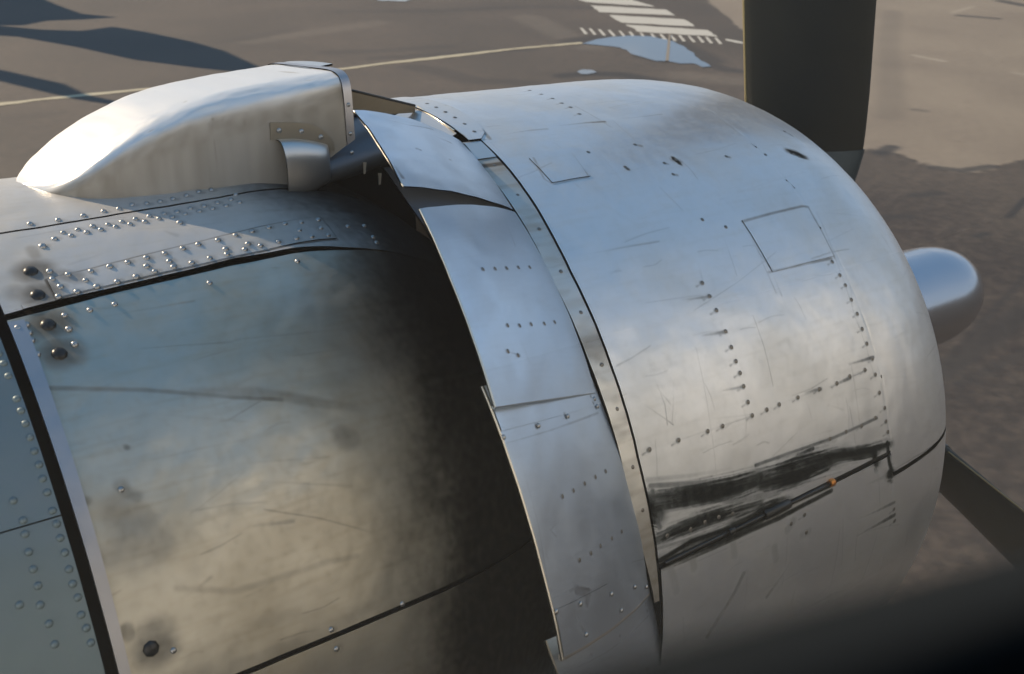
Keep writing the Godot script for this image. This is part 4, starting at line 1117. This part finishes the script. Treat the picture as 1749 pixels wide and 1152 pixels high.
func build_scoop() -> void:
	var ny := 42
	var body := part("air_scoop", sheet(90, ny,
		func(u: float, v: float) -> Vector3:
			var x := -0.636 + 0.481 * (u * u * 0.35 + u * 0.65)
			var rg := scoop_ring(x, dent(x, v * 60.0, 0.0012), 0.55)
			return rg[clampi(int(round((1.0 - v) * ny)), 0, ny)],
		func(u: float, v: float) -> Vector2: return Vector2(u * 0.48, v * 0.4), 0.003), m_scoop(), plane)
	body.set_meta("label", "humped air scoop on top of the nacelle, bright in the sun")
	part("scoop_mouth_band", sheet(3, ny,
		func(u: float, v: float) -> Vector3:
			var x := lerpf(-0.168, -0.1535, u)
			return scoop_ring(x, 0.0022, 0.60)[clampi(int(round((1.0 - v) * ny)), 0, ny)],
		func(u: float, v: float) -> Vector2: return Vector2(0.4 + u * 0.04, v * 0.4), 0.006), m_strip, body)
	var lipm := sheet(6, 16,
		func(u: float, v: float) -> Vector3:
			var x := lerpf(-0.172, -0.130, u)
			var z := lerpf(-0.125, 0.045, v)
			return Vector3(x, lut_smooth(SCOOP_Y, x) + 0.0025 * u + 0.0012 - 0.3 * z * z, z),
		func(u: float, v: float) -> Vector2: return Vector2(u * 0.08, v * 0.2), 0.003, true)
	part("scoop_top_lip", lipm, m_bare, body)
	part("scoop_inside", sheet(12, ny,
		func(u: float, v: float) -> Vector3:
			var x := lerpf(-0.156, -0.4, u)
			return scoop_ring(maxf(x, -0.4), -0.006, 0.60)[clampi(int(round((1.0 - v) * ny)), 0, ny)],
		func(u: float, v: float) -> Vector2: return Vector2(u, v)), m_soot, body)
	for p in [Vector2(-0.161, 0.735), Vector2(-0.161, 0.69), Vector2(-0.161, 0.66)]:
		screw(body, Vector3(p.x, p.y, 0.1495), 0.0034)
	# flange and hooded outlet on the near wall
	var outline := [Vector2(-0.296, 0.720), Vector2(-0.262, 0.7175), Vector2(-0.238, 0.7135), Vector2(-0.217, 0.706), Vector2(-0.203, 0.694), Vector2(-0.194, 0.680), Vector2(-0.190, 0.668), Vector2(-0.205, 0.668), Vector2(-0.222, 0.681), Vector2(-0.245, 0.689), Vector2(-0.270, 0.693), Vector2(-0.298, 0.694)]
	var pts := []
	for q in outline:
		pts.append(Vector3(q.x, q.y, 0.1498))
	part("outlet_flange", slab(pts, Vector3(0, 0, 0.0022)), m_scoop_side(), body)
	for q in [Vector2(-0.283, 0.707), Vector2(-0.246, 0.702), Vector2(-0.214, 0.690)]:
		screw(body, Vector3(q.x, q.y, 0.150), 0.0042)
	var rings := []
	for k in 15:
		var s := k / 14.0
		var x := lerpf(-0.288, -0.200, s)
		var out := 0.031 * pow(maxf(0.0, 1.0 - pow(s, 2.6)), 0.5) + 0.001
		var y1 := lerpf(0.694, 0.676, s * s)
		var y0 := lerpf(0.600, 0.622, s * s)
		var ring := []
		for i in 19:
			var a := PI * i / 18.0
			ring.append(Vector3(x + 0.012 * (1.0 - s) * (1.0 - i / 18.0) * 0.0, lerpf(y0, y1, 0.5 - 0.5 * signf(cos(a)) * pow(absf(cos(a)), 0.75)), 0.146 + out * pow(sin(a), 0.7)))
		rings.append(ring)
	part("outlet_hood", sheet(14, 18,
		func(u: float, v: float) -> Vector3: return rings[clampi(int(round(u * 14)), 0, 14)][18 - clampi(int(round(v * 18)), 0, 18)],
		func(u: float, v: float) -> Vector2: return Vector2(u * 0.1, v * 0.1), 0.0018, true), m_bare, body)
	# plates between the scoop's mouth and the cowling
	part("intake_ramp", sheet(8, 16,
		func(u: float, v: float) -> Vector3:
			var deg := lerpf(4.5, 17.5, v)
			var x := lerpf(-0.075, lerpf(0.012, -0.002, v), u)
			return ringp(x, lerpf(0.694, 0.7135, u) - 0.006 * sin(u * PI), deg),
		func(u: float, v: float) -> Vector2: return Vector2(u * 0.1, v * 0.2), 0.002, true), m_bare, plane)
	part("intake_ramp_edge", rod(ringp(0.011, 0.7160, 6.2), ringp(-0.003, 0.7160, 17.0), 0.0016, 0.0016), m_edge, plane)
	var wall := [Vector3(-0.13, 0.752, 0.085), Vector3(-0.062, 0.731, 0.085), Vector3(0.002, 0.7135, 0.085), Vector3(0.0, 0.703, 0.085), Vector3(-0.055, 0.705, 0.085), Vector3(-0.075, 0.694, 0.085), Vector3(-0.1, 0.705, 0.085), Vector3(-0.13, 0.715, 0.085)]
	part("intake_side_plate", slab(wall, Vector3(0, 0, 0.002)), plain(Color(0.40, 0.36, 0.29), 0.5, 0.5), plane)
	part("intake_plate_edge", rod(Vector3(-0.13, 0.753, 0.084), Vector3(0.002, 0.7145, 0.084), 0.0022, 0.0022), m_oil, plane)
	part("intake_trunk", loft([circle(Vector3(-0.22, 0.632, 0.02), Vector3(0, 0.045, 0), Vector3(0, 0, 0.135), 24), circle(Vector3(-0.06, 0.660, 0.02), Vector3(0, 0.040, 0), Vector3(0, 0, 0.14), 24)], true, true), plain(Color(0.34, 0.36, 0.38), 0.45, 0.5), plane)

func screw(parent: Node, p: Vector3, r: float) -> void:
	var o := part("screw", rivet_mesh, m_rivet, parent)
	var s := r / 0.0041
	o.transform = Transform3D(Basis(Vector3(s, 0, 0), Vector3(0, 0, s), Vector3(0, -s, 0)), p)

func m_scoop() -> StandardMaterial3D:
	var f := field(512, 512)
	var mx := 1.0 / 512
	# brown exhaust film on the near wall, streaks running down it and a few marks on the crown
	stroke(f, 512, 512, [Vector2(0.06, 0.378) * 512, Vector2(0.5, 0.372) * 512], 0.085, 0.5, mx, mx)
	stroke(f, 512, 512, [Vector2(0.26, 0.376) * 512, Vector2(0.36, 0.374) * 512], 0.06, 0.5, mx, mx)
	var rng := RandomNumberGenerator.new()
	rng.seed = 91
	for k in 22:
		var x := rng.randf_range(0.27, 0.35)
		var y := rng.randf_range(0.335, 0.385)
		stroke(f, 512, 512, [Vector2(x, y) * 512, Vector2(x + rng.randf_range(-0.004, 0.004), y + rng.randf_range(0.006, 0.02)) * 512], rng.randf_range(0.0015, 0.004), rng.randf_range(0.3, 0.6), mx, mx)
	for k in 14:
		var p := Vector2(rng.randf_range(0.05, 0.45), rng.randf_range(0.12, 0.38))
		stroke(f, 512, 512, [p * 512, (p + Vector2(rng.randf_range(-0.012, 0.012), 0.002)) * 512], rng.randf_range(0.002, 0.006), rng.randf_range(0.1, 0.35), mx, mx)
	return metal(f, 512, 512, Color(0.89, 0.88, 0.86), Color(0.80, 0.77, 0.71), Color(0.30, 0.25, 0.17), 0.36, 0.4, 0.5, 57)

func m_scoop_side() -> StandardMaterial3D:
	return plain(Color(0.62, 0.59, 0.53), 0.42, 0.85)

# ------------------------------------------------------------------ cowl flaps
func flap_point(c: Array, s: float, t: float, bow: float) -> Vector3:
	var h: Vector3 = c[0].lerp(c[1], t)
	var e: Vector3 = c[2].lerp(c[3], t)
	var q := h.lerp(e, s)
	return ringp(q.x, q.y + bow * 2.0 * s * (1.0 - s) + 0.0012 * dents.get_noise_2d(s * 3.0 + c[0].z, t * 3.0), q.z)

func build_flaps() -> void:
	var words := ["uppermost cowl flap, lifted above its neighbour", "second cowl flap, smooth and blue with reflected sky", "third cowl flap with a riveted strip along its upper edge", "lowest cowl flap in view, mostly in shade"]
	for k in 4:
		var c: Array = FLAP_CORNERS[k]
		var mat: StandardMaterial3D = m_flap[mini(k, 2)]
		var flap := part("cowl_flap", sheet(24, 40,
			func(u: float, v: float) -> Vector3:
				var s := 1.0 - u
				var lift := 0.0
				if k == 0:
					lift = 0.004 * s * sin(v * PI)
				var p := flap_point(c, s, v, 0.012)
				return p + Vector3(0, p.y, p.z).normalized() * lift,
			func(u: float, v: float) -> Vector2: return Vector2(1.0 - u, v), 0.0022, true), mat, plane)
		flap.set_meta("label", words[k])
		# bright worn trailing edge
		var edge := []
		for i in 25:
			var p := flap_point(c, 1.0, i / 24.0, 0.012)
			edge.append(circle(p + Vector3(0.0008, -0.0008, 0), Vector3(0.0014, 0, 0), Vector3(0, p.y, p.z).normalized() * 0.0014, 6))
		part("trailing_edge", loft(edge, true, true), m_edge, flap)
		# turned-down lower edge
		if k == 1 or k == 2:
			var low := []
			for i in 21:
				var s := i / 20.0
				var p := flap_point(c, s, 1.0, 0.012)
				var n := Vector3(0, p.y, p.z).normalized()
				low.append(circle(p - n * 0.0035, n * 0.004, Vector3(0, -n.z, n.y) * (0.0022 if k == 1 else 0.0045), 8))
			part("rolled_edge", loft(low, true, true), mat if k == 1 else m_bare, flap)
		if k == 2:
			part("flap_doubler", sheet(24, 6,
				func(u: float, v: float) -> Vector3:
					var s := lerpf(0.985, 0.02, u)
					var p := flap_point(c, s, lerpf(0.0, lerpf(0.135, 0.17, s), v), 0.012)
					return p + Vector3(0, p.y, p.z).normalized() * 0.0014,
				func(u: float, v: float) -> Vector2: return Vector2(1.0 - u, v * 0.16), 0.0014), mat, flap)
			part("flap_end_plate", sheet(24, 6,
				func(u: float, v: float) -> Vector3:
					var s := lerpf(0.985, 0.5, u)
					var p := flap_point(c, s, lerpf(0.82, 0.995, v), 0.012)
					return p + Vector3(0, p.y, p.z).normalized() * 0.0008,
				func(u: float, v: float) -> Vector2: return Vector2(lerpf(0.985, 0.5, u), lerpf(0.82, 1.0, v)), 0.0008), mat, flap)
		if k < 3:
			var rv: Array = [FLAP_RIVETS_0, FLAP_RIVETS_1, FLAP_RIVETS_2][k]
			for i in rv.size():
				var q: Vector2 = rv[i]
				var raised := k == 2 and (i >= 10)
				var p := flap_point(c, q.x, q.y, 0.012)
				var du := flap_point(c, q.x - 0.02, q.y, 0.012) - p
				var dv := flap_point(c, q.x, q.y + 0.02, 0.012) - p
				var n := dv.cross(du).normalized()
				var o := part("rivet" if raised else "flush_rivet", rivet_mesh if raised else flush_mesh, m_rivet if raised else m_flush, flap)
				var sc := 0.85 if raised else 0.95
				o.transform = Transform3D(Basis(du.normalized() * sc, n * sc, du.normalized().cross(n) * sc), p + n * (0.0014 if raised else 0.0001))
	part("flap_shade_plate", sheet(16, 12, func(u: float, v: float) -> Vector3: return flap_point(FLAP_CORNERS[4], 1.0 - u, v, 0.010), func(u: float, v: float) -> Vector2: return Vector2(1.0 - u, v), 0.002, true), plain(Color(0.30, 0.32, 0.35), 0.45, 0.6), plane)  # dark plate put in for the shadow beneath the uppermost flap
	# the remaining flaps round the far side, and the lower ones
	for deg in [118.0, 146.0, 174.0, 202.0, 230.0, 258.0, 286.0, 314.0]:
		var c := [Vector3(-0.012, 0.711, deg - 12.6), Vector3(-0.012, 0.711, deg + 12.6), Vector3(-0.31, 0.862, deg - 11.4), Vector3(-0.31, 0.862, deg + 11.4)]
		part("cowl_flap", sheet(8, 14, func(u: float, v: float) -> Vector3: return flap_point(c, 1.0 - u, v, 0.012), func(u: float, v: float) -> Vector2: return Vector2(1.0 - u, v), 0.0022, true), m_flap[1], plane)

func build_engine_bay() -> void:
	part("added_baffle", slab([Vector3(-0.34, 0.52, 0.02), Vector3(0.03, 0.45, 0.02), Vector3(0.03, 0.70, 0.02), Vector3(-0.10, 0.705, 0.02), Vector3(-0.34, 0.66, 0.02)], Vector3(0, 0, 0.004)), m_soot, plane)  # added black plate, shuts out the bright ground seen under the scoop
	part("firewall_disc", sheet(4, 64, func(u: float, v: float) -> Vector3: return ringp(0.045, lerpf(0.70, 0.02, u), lerpf(0.0, 360.0, v)), func(u: float, v: float) -> Vector2: return Vector2(u, v)), m_soot, plane)
	# flap push rods and brackets glinting in the dark gap
	for q in [Vector3(-0.215, 0.765, 35.5), Vector3(-0.19, 0.76, 48.0), Vector3(-0.19, 0.76, 68.0)]:
		part("flap_push_rod", rod(ringp(-0.02, 0.655, q.z - 1.0), ringp(q.x, q.y + 0.008, q.z), 0.005, 0.005), m_bare, plane)
	for q in [Vector3(-0.146, 0.655, 14.2), Vector3(-0.126, 0.640, 15.6), Vector3(-0.235, 0.800, 36.6)]:
		var p := ringp(q.x, q.y, q.z)
		part("bracket", slab([p + Vector3(-0.002, 0.009, 0), p + Vector3(0.004, 0.008, 0), p + Vector3(0.000, -0.009, 0.002), p + Vector3(-0.003, -0.010, 0.002)], Vector3(0, 0, 0.002)), m_edge, plane)

# ------------------------------------------------------------------ propeller
func build_propeller() -> void:
	var prop := Node3D.new()
	prop.name = "propeller"
	plane.add_child(prop)
	prop.position = Vector3(1.208, 0.006, 0)
	# dome, hub barrel
	var rings := []
	for q in [Vector2(0.02, 0.149), Vector2(0.16, 0.149), Vector2(0.20, 0.147), Vector2(0.527, 0.146), Vector2(0.577, 0.143), Vector2(0.622, 0.136), Vector2(0.662, 0.123), Vector2(0.692, 0.105), Vector2(0.715, 0.083), Vector2(0.729, 0.044), Vector2(0.737, 0.022), Vector2(0.739, 0.004)]:
		rings.append(circle(Vector3(q.x, 0, 0), Vector3(0, q.y, 0), Vector3(0, 0, q.y), 48))
	var spin := part("propeller_dome", loft(rings, true, true), m_dome, prop)
	part("dome_joint_ring", loft([circle(Vector3(0.205, 0, 0), Vector3(0, 0.1485, 0), Vector3(0, 0, 0.1485), 48), circle(Vector3(0.210, 0, 0), Vector3(0, 0.151, 0), Vector3(0, 0, 0.151), 48), circle(Vector3(0.228, 0, 0), Vector3(0, 0.151, 0), Vector3(0, 0, 0.151), 48), circle(Vector3(0.233, 0, 0), Vector3(0, 0.148, 0), Vector3(0, 0, 0.148), 48)]), m_bare, spin)
	spin.set_meta("label", "polished round-ended propeller dome mirroring the sky")
	part("propeller_hub", loft([circle(Vector3(-0.28, 0, 0), Vector3(0, 0.09, 0), Vector3(0, 0, 0.09), 32), circle(Vector3(-0.1, 0, 0), Vector3(0, 0.10, 0), Vector3(0, 0, 0.10), 32), circle(Vector3(-0.08, 0, 0), Vector3(0, 0.16, 0), Vector3(0, 0, 0.16), 32), circle(Vector3(0.09, 0, 0), Vector3(0, 0.16, 0), Vector3(0, 0, 0.16), 32), circle(Vector3(0.11, 0, 0), Vector3(0, 0.10, 0), Vector3(0, 0, 0.10), 32)], true, true), m_bare, prop)
	var angles := [-3.2, 116.8, 236.8]
	var names := ["black propeller blade standing upright", "black propeller blade pointing down towards the cabin", "black propeller blade on the far side"]
	for k in 3:
		var a := deg_to_rad(angles[k])
		var axis := Vector3(0, cos(a), sin(a))
		var tang := Vector3(0, -sin(a), cos(a))
		var b := part("propeller_blade", blade_mesh(axis, tang), m_blade, prop)
		b.set_meta("label", names[k])
		var cuff := []
		for i in 12:
			var rr := lerpf(0.31, 0.485, i / 11.0)
			var ring := blade_ring(rr, axis, tang)
			for q in ring.size():
				ring[q] += (ring[q] - axis * rr).normalized() * 0.0035
			cuff.append(ring)
		part("blade_cuff", loft(cuff, true, true), plain(Color(0.20, 0.25, 0.27), 0.4, 0.3), b)
		var edge := []
		for i in 30:
			var r := lerpf(0.50, 1.66, i / 29.0)
			var e := blade_ring(r, axis, tang)
			var p: Vector3 = e[12]
			edge.append(circle(p, (p - axis * r).normalized() * 0.0035, Vector3(0.0025, 0, 0), 6))
		part("lit_edge_strip", loft(edge, true, true), plain(Color(0.62, 0.55, 0.38), 0.45, 0.5), b)  # pale colour stands in for sunlight along the blade edge

func blade_ring(r: float, axis: Vector3, tang: Vector3) -> Array:
	var chord := lut([Vector2(0.1, 0.12), Vector2(0.26, 0.125), Vector2(0.30, 0.15), Vector2(0.37, 0.215), Vector2(0.44, 0.255), Vector2(0.48, 0.275), Vector2(0.54, 0.285), Vector2(0.62, 0.295), Vector2(0.9, 0.315), Vector2(1.3, 0.31), Vector2(1.55, 0.25), Vector2(1.68, 0.12), Vector2(1.72, 0.03)], r)
	var thick := lut([Vector2(0.1, 0.12), Vector2(0.30, 0.115), Vector2(0.5, 0.075), Vector2(0.7, 0.05), Vector2(1.2, 0.028), Vector2(1.72, 0.008)], r)
	var pitch := deg_to_rad(lut([Vector2(0.1, 42), Vector2(0.5, 40), Vector2(0.9, 30), Vector2(1.72, 18)], r))
	var cd := tang * cos(pitch) + Vector3(1, 0, 0) * sin(pitch)
	var nd := tang * -sin(pitch) + Vector3(1, 0, 0) * cos(pitch)
	var ring := []
	for i in 24:
		var a := TAU * i / 24.0
		ring.append(axis * r + cd * (chord * 0.5 * cos(a)) + nd * (thick * 0.5 * sin(a) * (0.85 + 0.15 * cos(a))))
	return ring

func blade_mesh(axis: Vector3, tang: Vector3) -> ArrayMesh:
	var rings := []
	for i in 70:
		rings.append(blade_ring(lerpf(0.1, 1.72, i / 69.0), axis, tang))
	return loft(rings, true, true)

# ------------------------------------------------------------------ wing and cabin
func build_airframe() -> void:
	# wing: leading edge behind the nacelle's nose, outer panel swept back
	for span in [[1.9, 0.3, -1.05, -1.05], [0.3, -10.5, -1.05, -3.3]]:
		var rings := []
		for k in 13:
			var s := k / 12.0
			var z: float = lerpf(span[0], span[1], s)
			var le: float = lerpf(span[2], span[3], s)
			var chord := 4.3 if span[1] > 0.0 else lerpf(4.3, 1.5, s)
			var y := -0.28 + (0.0 if span[1] > 0.0 else 0.95 * s)
			var ring := []
			for i in 40:
				var a := TAU * i / 40.0
				var xx := 0.5 + 0.5 * cos(a)
				ring.append(Vector3(le - chord * (1.0 - xx), y + chord * 0.075 * signf(sin(a)) * pow(absf(sin(a)), 0.8) * (0.35 + 0.75 * sqrt(xx)), z))
			rings.append(ring)
		part("wing", loft(rings, true, true), m_skin, plane)
	# fuselage skin with the cabin window cut into it
	var zc := 2.66
	var yc := 0.82
	var rx := func(x: float) -> float: return 1.12 * sqrt(clampf(1.0 - pow(maxf(0.0, (x - 1.6) / 3.0), 2.0), 0.01, 1.0)) * (1.0 if x > -4.0 else lerpf(1.0, 0.25, clampf((-4.0 - x) / 8.0, 0.0, 1.0)))
	var skin := func(x: float, deg: float) -> Vector3:
		var a := deg_to_rad(deg)
		var r: float = rx.call(x)
		return Vector3(x, yc + r * sin(a) * (0.70 if sin(a) > 0.0 else 1.1), zc - r * cos(a))
	# window rim angle range on the skin (y 0.785 .. 1.14)
	var d0 := rad_to_deg(asin((0.675 - yc) / (1.12 * 1.1)))
	var d1 := rad_to_deg(asin((1.24 - yc) / (1.12 * 0.70)))
	var wx0 := -1.18
	var wx1 := -0.42
	var belt := -42.0
	var pieces := [[-12.0, wx0, belt, 222.0, 60, 60, 1], [wx1, 4.4, belt, 222.0, 70, 60, 1], [wx0, wx1, d1, 222.0, 4, 60, 1], [wx0, wx1, belt, d0, 4, 12, 1], [-12.0, 4.4, 222.0, 360.0 + belt, 120, 40, 0]]
	for q in pieces:
		part("fuselage_skin", sheet(q[4], q[5],
			func(u: float, v: float) -> Vector3: return skin.call(lerpf(q[0], q[1], u), lerpf(q[2], q[3], 1.0 - v)),
			func(u: float, v: float) -> Vector2: return Vector2(u, v), 0.03, true), m_skin if q[6] == 1 else plain(Color(0.33, 0.345, 0.34), 0.5, 0.3), plane)
	for x in [-11.9, 4.3]:
		part("fuselage_end", sheet(3, 40, func(u: float, v: float) -> Vector3:
			var p: Vector3 = skin.call(x, lerpf(0.0, 360.0, v))
			return p.lerp(Vector3(x, yc, zc), u * 0.98), func(u: float, v: float) -> Vector2: return Vector2(u, v)), m_skin, plane)
	# window: inner lining with rounded opening, rubber seal, pane
	var wc := Vector2(-0.80, 0.9805)
	var tilt := deg_to_rad(-12.5)
	var loop := func(hw: float, hh: float, z: float) -> Array:
		var r := []
		for i in 64:
			var a := TAU * i / 64.0
			var q := Vector2(hw * signf(cos(a)) * pow(absf(cos(a)), 0.3), hh * signf(sin(a)) * pow(absf(sin(a)), 0.3)).rotated(tilt)
			r.append(Vector3(wc.x + q.x, wc.y + q.y, z))
		return r
	var frame := part("window_frame", loft([loop.call(0.45, 0.34, 1.628), loop.call(0.316, 0.148, 1.622), loop.call(0.31, 0.139, 1.610), loop.call(0.316, 0.175, 1.585), loop.call(0.325, 0.225, 1.555), loop.call(0.36, 0.265, 1.545), loop.call(0.40, 0.32, 1.565)]), m_lining(), plane)
	frame.set_meta("label", "dark cabin window frame, out of focus in the lower right corner")
	var tube := []
	var ring_n := 64
	for i in ring_n + 1:
		var a := TAU * i / ring_n
		var q := Vector2(0.325 * signf(cos(a)) * pow(absf(cos(a)), 0.3), 0.224 * signf(sin(a)) * pow(absf(sin(a)), 0.3)).rotated(tilt)
		var c := Vector3(wc.x + q.x, wc.y + q.y, 1.553)
		var out := Vector3(cos(a), sin(a), 0).normalized()
		tube.append(circle(c, out * 0.006, Vector3(0, 0, 0.006), 8))
	part("window_seal", loft(tube), plain(Color(0.12, 0.14, 0.14), 0.4), frame)
	var glass := StandardMaterial3D.new()
	glass.transparency = BaseMaterial3D.TRANSPARENCY_ALPHA
	glass.albedo_color = Color(1, 1, 1, 0.04)
	glass.roughness = 0.0
	glass.metallic_specular = 0.5
	var pane: Array = loop.call(0.316, 0.195, 1.568)
	part("window_pane", slab(pane, Vector3(0, 0, 0.003)), glass, frame)
	# cabin lining and floor close the room behind the lens
	part("cabin_lining", sheet(20, 48, func(u: float, v: float) -> Vector3:
		var a := deg_to_rad(lerpf(-180.0, 180.0, v))
		return Vector3(lerpf(-4.0, 1.5, u), yc + 1.19 * sin(a), zc + 1.19 * cos(a)), func(u: float, v: float) -> Vector2: return Vector2(u, v)), m_lining(), plane).visible = false

func m_lining() -> StandardMaterial3D:
	return plain(Color(0.05, 0.068, 0.064), 0.7)

# ------------------------------------------------------------------ added shadow casters beyond the left edge, slabs cut to the shadow outlines
func build_shadow_casters() -> void:
	var o := Node3D.new()
	o.name = "shadow_casters"
	add_child(o)
	o.set_meta("label", "added shadow casters beyond the left edge with a stand-in aeroplane body")
	o.set_meta("category", "aeroplane")
	o.position = Vector3(-4.6, 0, -29.0)
	o.rotation.y = 0.0
	var away := Vector3(-0.703, 1.0, -1.366)
	var names := ["wing", "flap", "shadow_slab"]  # each is an added slab cut to one shadow outline
	for k in 3:
		var pts := []
		for q in FAR_SHADOWS[k]:
			pts.append(Vector3(q.x, 0.0, q.y) + away * (5.2 + 0.25 * k) - o.position)
		part(names[k], slab(pts, Vector3(0, 0.09, 0)), m_skin, o)
	var fus := []
	for k in 13:
		var s := k / 12.0
		var r := 0.75 * sqrt(maxf(0.02, 1.0 - pow(absf(s * 2.0 - 0.8) / 1.25, 2.0)))
		fus.append(circle(Vector3(lerpf(3.0, -8.0, s), 1.7 + 0.4 * s, 0.5 + s * 3.0), Vector3(0, r, 0), Vector3(0, 0, -r), 24))
	part("fuselage", loft(fus, true, true), m_skin, o)
	for q in [Vector3(1.2, 0, 1.6), Vector3(1.2, 0, -1.0)]:
		part("wheel", rod(q + Vector3(0, 0.35, -0.1), q + Vector3(0, 0.35, 0.1), 0.35, 0.35, 24), m_rubber, o)
		part("leg", rod(q + Vector3(0, 0.35, 0), q + Vector3(-0.2, 1.6, 0), 0.06, 0.08), m_bare, o)
